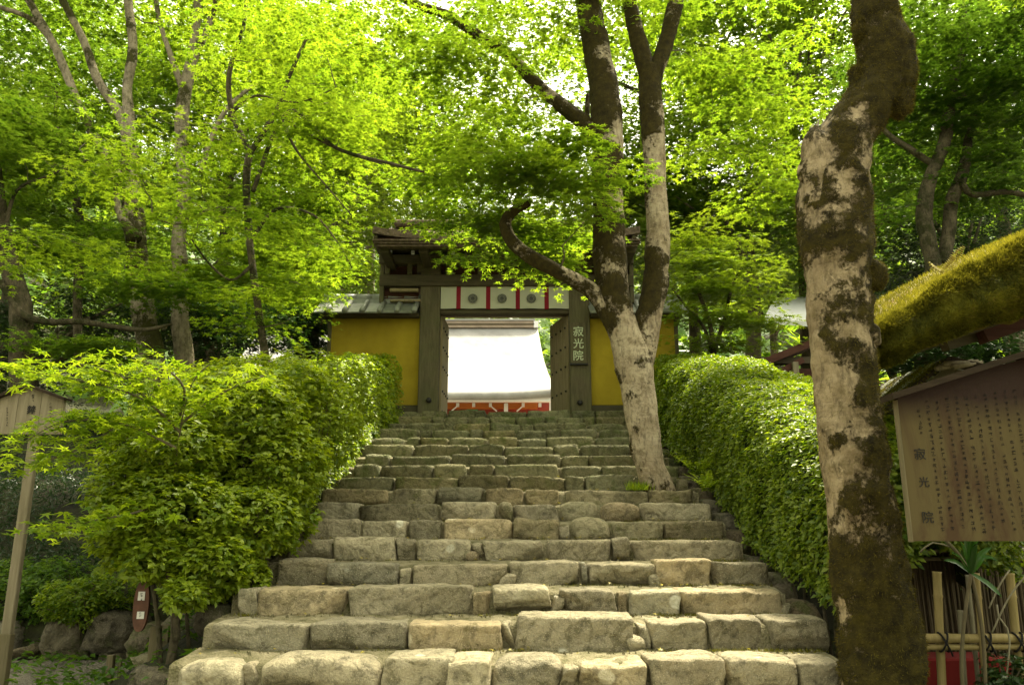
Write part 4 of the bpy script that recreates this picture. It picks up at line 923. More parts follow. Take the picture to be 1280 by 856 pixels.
for cidx in range(17):
    px = 1156+cidx*12.6+random.uniform(-.6, .6); x = P(px, 580, fy).x; top = P(px, 503-(cidx*1.6), fy).z; bot = P(px, 664, fy).z; z = top-.012*random.random()
    if cidx < 1: bot = P(px, 545, fy).z
    if x > bl.x+W_-.05: break
    while z > bot:
        if random.random() < .93: scribble(mb, x, z, fy, .021*random.uniform(.8, 1.15))
        z -= .0265*random.uniform(.9, 1.1)
part('small_lettering', mb.me(), M['ink_faded'], nbb)

# ------------------------------------------------------------------ moss-thatched hut roof at right
HY = 4.5
hut = empty('thatched_hut', (3.6, 5.2, .3), 'hut with a thick yellow-green moss-grown thatched eave above the notice board', 'hut')
# upper edge, lower edge of the visible verge in pixels, extended beyond the frame
up = [(1088,446),(1094,420),(1110,400),(1140,376),(1180,350),(1230,322),(1290,290),(1360,258),(1440,228)]
lo = [(1090,458),(1100,459),(1120,452),(1150,440),(1185,428),(1230,412),(1290,394),(1360,368),(1440,340)]
V = []; nseg = 90; nr = 22; upv = [P(a, b, HY) for a, b in up]; lov = [P(a, b, HY) for a, b in lo]
uu, _ = catmull(upv, [0]*len(upv), .5*.1); ll, _ = catmull(lov, [0]*len(lov), .1)
def samp(ptl, t):
    f = t*(len(ptl)-1); i = min(int(f), len(ptl)-2); return ptl[i].lerp(ptl[i+1], f-i)
for i in range(nseg):
    t = i/(nseg-1); a, b = samp(upv, t), samp(lov, t); c = (a+b)/2; h = (a-b).length/2; ux = (a-b).normalized()
    dep = 1.0
    for j in range(nr):                           # rounded front lip, then the slope runs back and up
        th = -math.pi/2+math.pi*j/(nr-1)*1.0
        q = c+ux*(h*math.sin(th))+Vector((0, -1, 0))*(h*.75*math.cos(th))*(.4+.6*min(1, t*8+.2))
        nz = noise.noise(q*4)*.045+noise.noise(q*11)*.025+noise.noise(q*24)*.01
        V.append(q+ux*nz*math.sin(th)+Vector((0, -nz, 0)))
    V.append(a+Vector((.15, .55, .12))); V.append(a+Vector((.6, 2.2, .5))); V.append(b+Vector((.6, 2.2, .58))); V.append(b+Vector((.1, .6, .2)))
mm_ = nr+4; i = np.arange(nseg*mm_).reshape(nseg, mm_); F = []
for a_ in range(nseg-1):
    for b_ in range(mm_): F.append((i[a_, b_], i[a_+1, b_], i[a_+1, (b_+1) % mm_], i[a_, (b_+1) % mm_]))
t = NT('moss_thatch'); a = t.noise(5, 6, .7); b = t.noise(60, 5, .75)
c = t.mix(t.ramp(a, [(.35, 0.), (.65, 1.)]), (.12, .10, .012), (.24, .19, .02)); c = t.mix(t.math('MULTIPLY', t.ramp(t.noise(3., 4), [(.55, 0.), (.7, 1.)]), .6), c, (.2, .09, .02))
M['thatch'] = t.fin(c, .95, b, .03, 1.)
th_ = pydata(V, F+[tuple(i[0, ::-1]), tuple(i[-1, :])], True)
at = th_.attributes.new('moss', 'FLOAT', 'POINT'); mv = np.full(len(V), 1., np.float32).reshape(nseg, mm_); mv[:, nr:] = .0; mv[:, nr] = 1; mv[:, :3] = .2; at.data.foreach_set('value', mv.ravel())
tho = part('thatch', th_, M['thatch'], hut)
# dense moss blades combed downwards over the lip
Vn = np.array([tuple(v) for v in V]).reshape(nseg, mm_, 3); n = 90000
ti = RNG.uniform(0, nseg-1.01, n); tj = RNG.uniform(2, nr+1.9, n); a0 = ti.astype(int); b0 = tj.astype(int); fa = (ti-a0)[:, None]; fb = (tj-b0)[:, None]
n = len(ti); q = (Vn[a0, b0]*(1-fa)+Vn[a0+1, b0]*fa)*(1-fb)+(Vn[a0, b0+1]*(1-fa)+Vn[a0+1, b0+1]*fa)*fb
cc = Vn[:, :nr].mean(1); outw = q-cc[a0]; outw /= np.linalg.norm(outw, axis=1, keepdims=True); outw[:, 0] *= .5
dd = outw*.8+np.array([-.15, -.25, -.55])+randdir(n)*.5; up_ = tj > nr-5
dd[up_] += np.array([0, -.1, 1.3])
part('moss', scatter(q, outw+randdir(n)*.6, dd, RNG.uniform(.018, .042, n), np.clip(RNG.normal(.42, .3, n)+np.array([noise.noise(Vector(v)*5)*.6+noise.noise(Vector(v)*18)*.5 for v in q]), 0, 1), 'blade'), M['moss_blade'], hut, kind='stuff')
# timbers below
a, b = P(1232, 428, HY+.2), P(1460, 350, HY+.2); part('fascia_beam', MB().beam(P(1225, 418, HY+.3), P(1460, 335, HY+.3), .1, .12).me(), M['redwood'], hut)
part('rafter', MB().beam(P(1180, 432, HY+.3), P(1470, 345, HY+.9), .06, .07).me(), M['gatewood_h'], hut)
part('eave_board', MB().beam(P(1150, 436, HY+.35), P(1440, 345, HY+.35), .3, .025).me(), M['gatewood_h'], hut)
part('post', MB().box((3.9, HY+.5, -.2), (4.05, HY+.65, 3.25)).me(), M['gatewood'], hut)
part('back_wall', MB().box((4.5, HY+2.0, .0), (6.6, HY+2.1, 3.3)).me(), M['brush'], hut)
# fern on the moss
fr = empty('dry_fern', P(1178, 355, HY), 'small yellow fern sprouting from the mossy thatch', 'fern')
def frond(pts_px, L, up_=True):
    pp = [P(a, b, HY-.0) for a, b in pts_px]; pp, rr = catmull(pp, [.003]*len(pp), .012); st = MB().tube(pp, [.0018]*len(pp), 5); so = part('frond', st.me(), M['fern'], fr); so.data.attributes.new('tint', 'FLOAT', 'POINT')
    C, D, Sz = [], [], []
    for i_, p in enumerate(pp):
        f = i_/(len(pp)-1); l = L*math.sin(math.pi*min(1, .15+f*.85))**.6
        tdir = (pp[min(i_+1, len(pp)-1)]-pp[max(0, i_-1)]).normalized()
        for sd_ in (-1, 1): C.append(p); D.append(Vector((-tdir.z*sd_, random.uniform(-.15, .15), tdir.x*sd_))+tdir*.45); Sz.append(l*(1 if sd_*tdir.x > 0 else .55))
    C = np.array([tuple(c) for c in C]); D = np.array([tuple(d) for d in D]); N = np.tile(np.array([.1, -1., .5]), (len(C), 1)); part('leaflets', scatter(C, N, D, np.array(Sz), gauss_tint(len(C), .5, .3), 'lance'), M['fern'], fr, kind='stuff')
part('stalk', MB().tube([P(1178, 362, HY), P(1179, 352, HY), P(1179, 343, HY)], [.0025]*3, 5).me(), M['fern'], fr)
frond([(1179,343),(1172,338),(1166,334),(1160,327)], .035); frond([(1179,343),(1186,336),(1194,328),(1199,318),(1206,308)], .05)

# small gable roof seen between the hut and the board
gb = empty('small_gable', P(1190, 640, 6.2), 'small weathered moss-edged gable roof between the thatch and the notice board', 'roof'); GY = 6.
for (x0, y0, x1, y1) in ((1105,512,1182,450), (1182,450,1300,478)):
    a, b = P(x0, y0, GY), P(x1, y1, GY); mb = MB()
    for k_ in range(7):
        f = k_/6.; yy_ = GY+f*1.0; mb = MB().beam(a+Vector((0, f*1.0, 0)), b+Vector((0, f*1.0, 0)), .155, .03+.012*(k_ % 2)); part('roof_board', mb.me(), M['tile'] if k_ % 2 else M['signroof'], gb)
a, b = P(1100, 522, GY-.05), P(1182, 452, GY-.05); n = 6000; f = RNG.uniform(0, .9, n)[:, None]; q = np.array(a)*(1-f)+np.array(b)*f+np.stack([RNG.normal(0, .03, n), RNG.uniform(-.06, .7, n), RNG.normal(.03, .02, n)], 1)
part('moss', scatter(q, randdir(n), randdir(n)+np.array([0, 0, .6]), RNG.uniform(.015, .035, n), gauss_tint(n, .5, .3), 'blade'), M['moss_blade'], gb, kind='stuff')
mb = MB(); 
for k_ in range(8): mb = MB().tube([P(1168, 462, GY-.1)+Vector((.02*k_, -.02+.01*(k_ % 3), .012*(4-abs(k_-4)))), P(1215, 452, GY-.1)+Vector((.015*k_, .05, .008*(k_ % 3)))], [.018, .014], 6); part('ridge_log', mb.me(True), M['signwood'], gb)
part('gable_board', MB().add([P(1120, 512, GY+.1), P(1182, 458, GY+.1), P(1290, 482, GY+.1), P(1290, 512, GY+.1), P(1120, 512, GY+.14), P(1182, 458, GY+.14), P(1290, 482, GY+.14), P(1290, 512, GY+.14)], [(0,1,2,3),(7,6,5,4),(0,4,5,1),(1,5,6,2),(2,6,7,3),(3,7,4,0)]).me(), M['gatewood'], gb)
for px in (1112, 1275): a = P(px, 520, GY+.3); part('post', MB().box((a.x-.05, GY+.25, .3), (a.x+.05, GY+.35, a.z+.04)).me(), M['gatewood'], gb)

# ------------------------------------------------------------------ bamboo fence, brushwood screen, bench at lower right
FY = 4.75
fe = empty('bamboo_fence', P(1240, 900, FY), 'low tied bamboo fence with two rails at the lower right', 'fence')
def cane(x0, y0, x1, y1, Y, r, mat, name='upright', par=fe, z=1):
    a, b = P(x0, y0, Y), P(x1, y1, Y); L = (b-a).length; pp, rr = [], []; s = 0; nodes = [0]
    while nodes[-1] < L: nodes.append(nodes[-1]+random.uniform(.2, .3))
    nodes[-1] = L; d = (b-a)/L
    for i_ in range(len(nodes)-1):
        for e, k_ in ((.0, 1.13), (.012, .97), ((nodes[i_+1]-nodes[i_])*.5, .95), (nodes[i_+1]-nodes[i_]-.012, .97)): pp.append(a+d*(nodes[i_]+e)); rr.append(r*k_)
    pp.append(b); rr.append(r*1.13); return part(name, MB().tube(pp, rr, 12).me(True), mat, par)
cane(1184,1000,1171,714, FY, .024, M['bamboo']); cane(1290,1000,1262,716, FY, .024, M['bamboo']); cane(1400,1000,1375,716, FY, .024, M['bamboo'])
cane(1245,1000,1220,716, FY-.06, .018, M['bamboo']); cane(1238,1000,1209,718, FY+.05, .013, M['bamboo_g'])
cane(1214,1000,1200,762, FY+.09, .016, M['bamboo_g'])
for py, r in ((797,.026), (808,.017)):
    a = P(1125, py, FY-.04); cane(1120, py, 1225, py+.5, FY-.042, r, M['bamboo'], 'rail'); cane(1226.5, py, 1480, py+1, FY-.044, r*.98, M['bamboo'], 'rail')
for px in (1179, 1233, 1272):
    mb = MB(); c = P(px, 802, FY-.045)
    for s in (-1, 1):
        ring = [c+Vector((s*.022*math.cos(a_)*1.0-.0, -.036*math.sin(a_)-.0, .05*math.cos(a_))) for a_ in np.linspace(-.2, math.pi+.2, 14)]; mb.tube(ring, [.0055]*14, 6)
    mb.tube([c+Vector((-.02, -.035, .035)), c+Vector((.012, -.04, -.03)), c+Vector((.03, -.03, -.07))], [.005]*3, 5); part('rope_tie', mb.me(True), M['rope'], fe)
bs = empty('brushwood_screen', P(1210, 880, 5.35), 'dark brushwood screen with bamboo battens behind the low bamboo fence', 'fence'); mb = MB(); BYs = 5.35
x = P(1100, 760, BYs).x; xe = P(1500, 760, BYs).x; zt_, zb_ = P(1200, 688, BYs).z, P(1200, 980, BYs).z; cnt = 0
while x < xe:
    w_ = random.uniform(.005, .011); mb.tube([(x, BYs+random.uniform(-.012,.012), zb_), (x+random.uniform(-.02,.02), BYs, zt_+random.uniform(-.02, .03))], [w_, w_*.7], 5, True); x += w_*1.5
part('brushwood', mb.me(), M['brush'], bs, kind='stuff'); part('backing', MB().box((P(1100,760,BYs).x, BYs+.012, zb_), (xe, BYs+.03, zt_-.01)).me(), M['brush'], bs)
for py in (689, 699): a, b = P(1100, py, BYs-.03), P(1480, py-5, BYs-.03); part('batten', MB().tube([a, a.lerp(b, .5), b], [.013]*3, 8).me(True), M['bamboo_g'], bs)
bn = empty('felt_covered_bench', P(1190, 900, 5.1), 'bench under a red felt cloth, low behind the bamboo fence', 'bench')
a, b = P(1152, 822, 5.0), P(1262, 822, 5.0)
part('felt', MB().box((a.x, 4.98, a.z-.3), (b.x, 5.27, a.z), .012).me(), M['redcloth'], bn)
for x in (a.x+.06, b.x-.06): part('leg', MB().box((x-.02, 5.0, .1), (x+.02, 5.24, a.z-.29)).me(), M['stake'], bn)
# broad-leaved plant and its bare stems
bp = empty('strap_leaf_plant', P(1214, 860, 5.0), 'plant with long strap leaves hanging below the notice board', 'plant')
def strap(pts3, w_):
    V, F = [], []; pp, _ = catmull(pts3, [0]*len(pts3), .03); L = len(pp)
    for i_, p in enumerate(pp):
        f = i_/(L-1); d = (pp[min(i_+1, L-1)]-pp[max(0, i_-1)]).normalized(); s = d.cross(Vector((0, -.8, .6))).normalized(); ww = w_*math.sin(math.pi*(.1+.88*f))**.7
        V += [p-s*ww, p+Vector((0, .006, -.004)), p+s*ww]
    for i_ in range(L-1): q_ = i_*3; F += [(q_, q_+3, q_+4, q_+1), (q_+1, q_+4, q_+5, q_+2)]
    me = pydata(V, F, True); at = me.attributes.new('tint', 'FLOAT', 'POINT'); at.data.foreach_set('value', np.full(len(V), random.random(), np.float32)); part('leaf', me, M['broad'], bp)
for tip, dz in (((1196,668),10),((1205,656),14),((1216,660),12),((1226,670),10),((1240,684),8),((1190,690),6),((1246,700),12),((1252,745),-4),((1228,660),14),((1180,700),6),((1208,640),10)):
    b0_ = P(1214, 716, 4.55); e = P(tip[0], tip[1], 4.45+random.uniform(-.1, .1)); mdl = b0_.lerp(e, .55)+Vector((0, 0, abs(dz)*.004)); strap([b0_, mdl, e], .017)
for tr in ([(1214,716),(1206,770),(1202,830),(1206,900)], [(1214,716),(1196,690),(1180,672)], [(1214,716),(1228,790),(1234,900)]):
    pp = [P(a_, b_, 4.6) for a_, b_ in tr]; pp, rr = catmull(pp, [.010]*len(pp), .05); part('stem', MB().tube(pp, rr, 7).me(True), M['stake'], bp)
# fallen crossing twigs
tg = empty('bare_shrub', P(1250, 900, 4.62), 'leafless thin shrub with crossing pale twigs by the right-hand bamboo upright', 'shrub')
for tr in ([(1240,790),(1262,745),(1290,710)], [(1250,900),(1262,800),(1248,770),(1246,755)], [(1236,760),(1250,730),(1262,712)], [(1150,690),(1166,678),(1190,684)], [(1250,900),(1275,880),(1292,820)]):
    pp = [P(a_, b_, 4.6) for a_, b_ in tr]; pp, rr = catmull(pp, [.005]*len(pp), .04); part('twig', MB().tube(pp, rr, 5).me(True), M['bamboo_g'], tg)
pts_ = blobs_to_points([(1262,870,4.7,50,40,.15,1)], 1)
shrub('low_shrub', 'small dark green shrub at the bottom right corner under the bamboo rails', P(1262, 920, 4.6), [(1265,850,4.65,36,26,.12,1.), (1240,862,4.6,20,14,.1,.4)], 900, .045, M['dark_leaf'], [(1264,920,1264,850,4.65,.008)], .6)

# ------------------------------------------------------------------ temple gate
GYt = 12.45
gate = empty('temple_gate', (P(632, 517, GYt).x, GYt, 3.15), 'roofed wooden temple gate with one door leaf open at the top of the steps', 'gate')
pp_ = lambda name, x0, y0, x1, y1, Y, d, mat, bev=.008, **k_: part(name, pbox(x0, y0, x1, y1, Y, d, bev), mat, gate, **k_)
pp_('post', 524, 330, 549, 519, GYt, .32, M['gatewood'], .012); pp_('post', 712, 330, 738, 519, GYt, .32, M['gatewood'], .012)
for xa in (536, 725):
    mb = MB(); c = P(xa, 500 if xa == 536 else 503, GYt-.01); mb.tube([c+Vector((0, .012, 0)), c+Vector((0, -.02, 0)), c+Vector((0, -.03, 0))], [.045, .042, .02], 10); part('iron_boss', mb.me(True), M['iron'], gate)
for xa in (536, 725): pp_('post_cap', xa-15, 326, xa+15, 340, GYt-.03, .38, M['gatewood_h'])
pp_('lintel', 549.2, 386.6, 711.8, 392, GYt+.06, .2, M['gatewood_h']); pp_('inner_beam', 545, 391.5, 716, 395, GYt+1.5, .16, M['doorwood']); pp_('crossbeam', 474, 343, 792, 357, GYt-.04, .16, M['gatewood_h'])
pp_('crossbeam', 474, 318, 792, 329, GYt-.06, .18, M['gatewood_h']); pp_('crossbeam', 470, 296, 796, 312, GYt-.1, .24, M['gatewood_h'])
pp_('panel', 478, 312.5, 790, 345, GYt+.14, .04, M['redwood']); pp_('panel', 478, 352, 523.5, 376, GYt+.14, .04, M['redwood']); pp_('panel', 738.5, 352, 790, 376, GYt+.14, .04, M['redwood'])
pp_('panel', 549.5, 340, 711.5, 387, GYt+.17, .03, M['gatewood_h'])
for x in (475, 787): pp_('corner_post', x, 312.4, x+5, 378, GYt-.02, .12, M['gatewood'])
for x in (484, 512, 560, 600, 640, 680, 752, 780): pp_('strut', x-3, 329.4, x+3, 342.6, GYt-.02, .06, M['gatewood'])
for x in (488, 516, 566, 610, 654, 700, 748, 776): pp_('strut', x-2, 312.6, x+2, 317.6, GYt-.09, .05, M['hallwhite'])
pp_('rail', 487, 360, 523, 364, GYt, .08, M['doorwood']); pp_('rail', 487, 374, 526, 376.5, GYt-.02, .1, M['doorwood']); pp_('rail', 740, 360, 780, 364, GYt, .08, M['doorwood'])
# side braces and back posts
for xa in (536, 725): a = P(xa, 300, GYt); part('back_post', MB().box((a.x-.12, GYt+1.5, 3.12), (a.x+.12, GYt+1.72, a.z+.1), .01).me(), M['gatewood'], gate)
# roof: two bark slopes with thick eaves, rafters beneath
xl, xr = P(466, 300, GYt-.9).x, P(800, 300, GYt-.9).x
ze = P(632, 300, GYt-.95).z; zr = ze+.72
for xa in (490, 536, 632, 725, 780):
    a = P(xa, 306, GYt); part('tie_beam', MB().box((a.x-.07, GYt-.75, ze-.13), (a.x+.07, GYt+1.75, ze-.02), .01).me(), M['gatewood_h'], gate)
def slope(sgn, yc):
    V, F = [], []; nx_, ny_ = 60, 16
    for top in (1, 0):
        for i_ in range(nx_+1):
            for j_ in range(ny_+1):
                f = j_/ny_; x = xl-.0+(xr-xl)*i_/nx_; e = abs(2*i_/nx_-1); y = yc-sgn*1.55*(1-f)
                z = ze+(zr-ze)*(f**1.35)+.12*e**4*(1-f)+(.11*(1-.3*f) if top else 0)
                V.append((x+(.16*(1-f)*(2*i_/nx_-1)*0), y, z+noise.noise(Vector((x*5, y*5, 0)))*.02*top))
    o_ = (nx_+1)*(ny_+1)
    for i_ in range(nx_):
        for j_ in range(ny_):
            a_ = i_*(ny_+1)+j_; F.append((a_, a_+ny_+1, a_+ny_+2, a_+1)); F.append((o_+a_, o_+a_+1, o_+a_+ny_+2, o_+a_+ny_+1))
    for i_ in range(nx_): a_ = i_*(ny_+1); F.append((a_, o_+a_, o_+a_+ny_+1, a_+ny_+1))
    for j_ in range(ny_):
        F.append((j_, j_+1, o_+j_+1, o_+j_)); a_ = nx_*(ny_+1)+j_; F.append((a_, o_+a_, o_+a_+1, a_+1))
    return pydata(V, F)
part('roof', slope(1, GYt+.6), M['bark_roof'], gate); part('roof', slope(-1, GYt+.6), M['bark_roof'], gate)
for k_ in range(3): part('bark_layer', MB().box((xl+.02*k_, GYt-.965+.03*k_, ze-.035*(k_+1)+.02), (xr-.02*k_, GYt-.80, ze-.035*k_+.012)).me(), M['bark_roof'], gate)
part('ridge', MB().box((xl+.1, GYt+.45, zr+.08), (xr-.1, GYt+.75, zr+.2), .03).me(), M['bark_roof'], gate)
for k_ in range(22):
    x = xl+.12+(xr-xl-.24)*k_/21; part('rafter', MB().beam((x, GYt-.88, ze-.035), (x, GYt+.55, zr-.12), .05, .06).me(), M['gatewood_h'], gate)
part('eave_board', MB().box((xl+.04, GYt-.9, ze-.03), (xr-.04, GYt-.84, ze+.05)).me(), M['redwood'], gate)
# gable boards at the left and right ends
for x in (xl+.05, xr-.1): part('bargeboard', MB().beam((x, GYt-.93, ze-.02), (x, GYt+.6, zr-.02), .05, .18).me(), M['gatewood_h'], gate)
# doors: each leaf is separate boards
def leaf_door(hx_, sgn, ang):
    d = Vector((sgn*math.cos(ang), math.sin(ang), 0)); nrm = Vector((-d.y, d.x, 0)); mb = MB()
    for z_ in (3.45, 4.25, 5.0): mb.beam(Vector((hx_, GYt+.2, z_))+nrm*sgn*.045+d*.02, Vector((hx_, GYt+.2, z_))+nrm*sgn*.045+d*.88, .03, .1)
    door = part('door', mb.me(), M['doorwood'], gate, kind='stuff'); del door['kind']
    z0_, z1_ = 3.2, P(632, 388, GYt).z
    for k_ in range(4):
        w_ = .225; r0 = k_*w_+.004; d = Vector((sgn*math.cos(ang), math.sin(ang), 0)); a = Vector((hx_, GYt+.2, 0))+d*r0; b = a+d*(w_-.008)
        nrm = Vector((-d.y, d.x, 0)); mb = MB()
        vs = [p_+nrm*q_+Vector((0, 0, z_)) for z_ in (z0_, z1_) for p_, q_ in ((a, -.025), (b, -.025), (b, .025), (a, .025))]
        mb.add(vs, [(3,2,1,0),(4,5,6,7),(0,1,5,4),(1,2,6,5),(2,3,7,6),(3,0,4,7)]); part('door_board', mb.me(), M['doorwood'], door)
    mb = MB(); d = Vector((sgn*math.cos(ang), math.sin(ang), 0)); nrm = Vector((-d.y, d.x, 0))
    for zf in (.12, .3, .52, .7, .88):
        for k_ in range(4):
            for side in (-1, 1):
                c = Vector((hx_, GYt+.2, z0_+(z1_-z0_)*zf))+d*(k_*.225+.11); mb.tube([c+nrm*side*.024, c+nrm*side*.045], [.022, .012], 6)
    part('door_studs', mb.me(True), M['iron'], door, kind='stuff')
leaf_door(P(713, 450, GYt).x, -1, R(74)); leaf_door(P(549, 450, GYt).x, 1, R(88))
# banner under the lintel beam: white cloth, red dividers, round crests
ban = empty('curtain_banner', P(630, 357, GYt-.03), 'white banner with red stripes and round dark crests hanging across the gate opening', 'banner')
bx0, bx1 = 551, 711; BYn = GYt+.02
segs = [(bx0, 570.5), (576, 607.5), (613, 644.5), (650, 680.5), (686, bx1)]
def cloth(x0, x1, y0, y1, Y, mat, name):
    a, b = P(x0, (y0+y1)/2, Y), P(x1, (y0+y1)/2, Y); zt__, zb__ = P(x0, y0, Y).z, P(x0, y1, Y).z; V, F = [], []; n1, n2 = 12, 6
    for i_ in range(n1+1):
        for j_ in range(n2+1): f = i_/n1; V.append((a.x+(b.x-a.x)*f, Y+.012*math.sin((a.x+(b.x-a.x)*f)*16)*(1-.4*j_/n2), zb__+(zt__-zb__)*j_/n2))
    for i_ in range(n1):
        for j_ in range(n2): q_ = i_*(n2+1)+j_; F.append((q_, q_+n2+1, q_+n2+2, q_+1))
    return part(name, pydata(V, F, True), mat, ban)
for a_, b_ in segs: cloth(a_, b_, 358, 385.6, BYn, M['cloth'], 'cloth_panel')
for a_, b_ in ((570.5,576),(607.5,613),(644.5,650),(680.5,686)): cloth(a_, b_, 357.5, 386.3, BYn, M['red'], 'red_stripe')
for px in (591, 627.5, 664):
    c = P(px, 373, BYn-.028); mb = MB(); r = .078; n1 = 16; V = [c+Vector((0, -.004, 0))]; F = []
    for k_ in range(64): a_ = 2*math.pi*k_/64; rr_ = r*(.93+.07*abs(math.cos(a_*n1/2))); V.append(c+Vector((math.cos(a_)*rr_, 0, math.sin(a_)*rr_)))
    for k_ in range(64): F.append((0, 1+(k_+1) % 64, 1+k_))
    part('crest', pydata(V, F), M['crest'], ban)
    mb = MB()
    for k_ in range(n1):                          # radial petals as fine pale slits with a round centre
        a_ = 2*math.pi*k_/n1; d = Vector((math.cos(a_), 0, math.sin(a_))); s = Vector((-d.z, 0, d.x)); p0 = c+Vector((0, -.0065, 0)); mb.add([p0+d*.03-s*.0012, p0+d*.066-s*.002, p0+d*.066+s*.002, p0+d*.03+s*.0012], [(0,1,2,3)])
    part('crest_petal', mb.me(), M['cloth'], ban, kind='stuff')
# name plate on the right post
npl = empty('name_plate', P(722, 456, GYt-.05), 'vertical wooden name plate with pale characters on the right gate post', 'sign')
plt = part('plate', pbox(713, 403, 733, 455, GYt-.045, .04, .006), M['gatewood'], npl)
part('frame', MB().box((P(712,430,GYt).x, GYt-.055, P(722,456.5,GYt).z), (P(734,430,GYt).x, GYt-.002, P(722,454.5,GYt).z)).me(), M['iron'], npl)
for ch, py in (('寂', 414), ('光', 429), ('院', 444)): glyphs(ch, P(723, py, GYt-.048), .175, M['paleink'], plt, bold=.0015)

# side walls with tiled caps
def side_wall(label, x0, x1, mirror):
    WY = GYt+.1; base = P((x0+x1)/2, 519, WY); t = empty('plaster_wall', Vector((base.x, WY, 3.05)), label, 'wall', None)
    ad = lambda name, a0_, b0_, a1_, b1_, Y, d, mat, bev=.0: part(name, pbox(a0_, b0_, a1_, b1_, Y, d, bev), mat, t)
    ad('plaster', x0, 394, x1, 506, WY, .22, M['yellow']); ad('plinth', x0, 506.3, x1, 530, WY-.03, .28, M['plinth'], .01)
    outer = x0 if not mirror else x1; s = 1 if not mirror else -1
    ad('end_post', *( (x0-5, 390, x0-.3, 530) if not mirror else (x1+.3, 390, x1+5, 530)), WY-.02, .26, M['gatewood'], .008)
    ad('wall_plate', x0-8 if not mirror else x0, 391, x1 if not mirror else x1+8, 396, WY-.12, .46, M['gatewood_h'], .008)
    e0, e1 = (x0-18, x1) if not mirror else (x0, x1+16)
    zr_ = P(600, 377, WY).z; ze_ = P(600, 391, WY-.36).z; xa, xb = P(e0, 384, WY-.36).x, P(e1, 384, WY-.36).x
    cyw = WY+.11
    for sd in (-1, 1):
        n_t = int((xb-xa)/.135)
        for k_ in range(n_t):
            x = xa+(xb-xa)*(k_+.5)/n_t; w_ = (xb-xa)/n_t
            p_e, p_r = Vector((x, cyw+sd*.5, ze_)), Vector((x, cyw+sd*.05, zr_))
            if k_ % 2: 
                mb = MB().tube([p_e+Vector((0, sd*.02, .025)), p_e.lerp(p_r, .5)+Vector((0, 0, .03)), p_r+Vector((0,0,.02))], [.045, .045, .045], 10); part('roll_tile', mb.me(True), M['tile'], t)
            else:
                mb = MB().beam(p_e+Vector((0,0,0)), p_r, w_*1.9 if 0 < k_ < n_t-1 else w_*1.2, .02+.0015*(k_ % 4)); part('pan_tile', mb.me(), M['tile'], t)
    for k_ in range(6):
        xk = xa+.03+(xb-xa-.06)*k_/6; part('ridge_tile', MB().tube([(xk, cyw, zr_+.09), (xk+(xb-xa-.06)/6-.004, cyw, zr_+.09)], [.075, .07], 12).me(True), M['tile'], t)
    part('ridge_course', MB().box((xa+.02, cyw-.1, zr_-.03), (xb-.02, cyw+.1, zr_+.05)).me(), M['tile'], t)
    return t
side_wall('yellow plaster wall with tiled cap left of the gate', 412, 523.5, False)
side_wall('yellow plaster wall with tiled cap right of the gate, partly behind the forked maple', 738.5, 845, True)

# ------------------------------------------------------------------ main hall beyond the gate
HAY = 31.; hall = empty('main_hall', (P(600, 520, HAY).x, HAY, 3.15), 'large hall with a pale curved roof and orange-red front seen through the gate', 'building')
zr_ = P(600, 408, HAY+4.6).z; ze_ = P(600, 491, HAY).z
V, F = [], []; n1, n2 = 30, 16
xrr = [(672,404),(674,415),(677,428),(680,441),(684,455),(689,470),(696,482),(703,486)]
for top in (1, 0):
    for j_ in range(n2+1):
        f = j_/n2; y = HAY+4.6*f; z = ze_+(zr_-ze_)*(f**1.18)
        # right verge flares out towards the eave
        xr_ = P(np.interp(f, [0, .05, .15, .3, .45, .6, .8, 1], [703, 697, 690, 685, 681, 678, 675, 672]), 440, y).x; xl_ = -11.5-.6*(1-f)
        for i_ in range(n1+1):
            e = max(0, i_/n1-.8)*5; V.append((xl_+(xr_-xl_)*i_/n1, y, z+.16*e*e*(1-f)-(0 if top else .28)))
o_ = (n1+1)*(n2+1)
for j_ in range(n2):
    for i_ in range(n1): a_ = j_*(n1+1)+i_; F.append((a_, a_+1, a_+n1+2, a_+n1+1)); F.append((o_+a_, o_+a_+n1+1, o_+a_+n1+2, o_+a_+1))
for i_ in range(n1): F.append((i_, o_+i_, o_+i_+1, i_+1))
for j_ in range(n2): a_ = j_*(n1+1)+n1; F.append((a_, o_+a_, o_+a_+n1+1, a_+n1+1))
part('roof', pydata(V, F, True), M['hallroof'], hall)
V2 = [(x, 2*(HAY+4.6)-y, z) for x, y, z in V]; part('roof', pydata(V2, [tuple(reversed(f)) for f in F], True), M['hallroof'], hall)
hb = lambda name, x0, y0, x1, y1, Y, d, mat: part(name, pbox(x0, y0, x1, y1, Y, d), mat, hall)
hb('ridge', 180, 401, 667, 409, HAY+4.35, .5, M['hallridge']); hb('ridge_cap', 176, 398.3, 669, 400.7, HAY+4.3, .6, M['hallroof']); hb('ridge_course', 178, 404.2, 668, 405.4, HAY+4.3, .6, M['gatewood_h']); hb('ridge_end', 667.3, 401, 673, 409, HAY+4.3, .6, M['hallwhite'])
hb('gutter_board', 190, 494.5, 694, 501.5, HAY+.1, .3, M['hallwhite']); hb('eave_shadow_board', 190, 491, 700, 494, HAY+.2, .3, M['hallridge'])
hb('upper_beam', 190, 503, 672, 510.5, HAY+1.2, .2, M['orange']); hb('wall', 190, 502, 690, 560, HAY+1.6, .2, M['hallred']); hb('shutter', 583, 508, 597, 560, HAY+1.4, .1, M['hallgreen'])
for k_, px in enumerate((552, 572, 592, 613, 633, 654, 675, 531, 510)):
    hb('bracket_end', px-1.8, 503.5, px+1.8, 508, HAY+1.0, .15, M['hallwhite'])
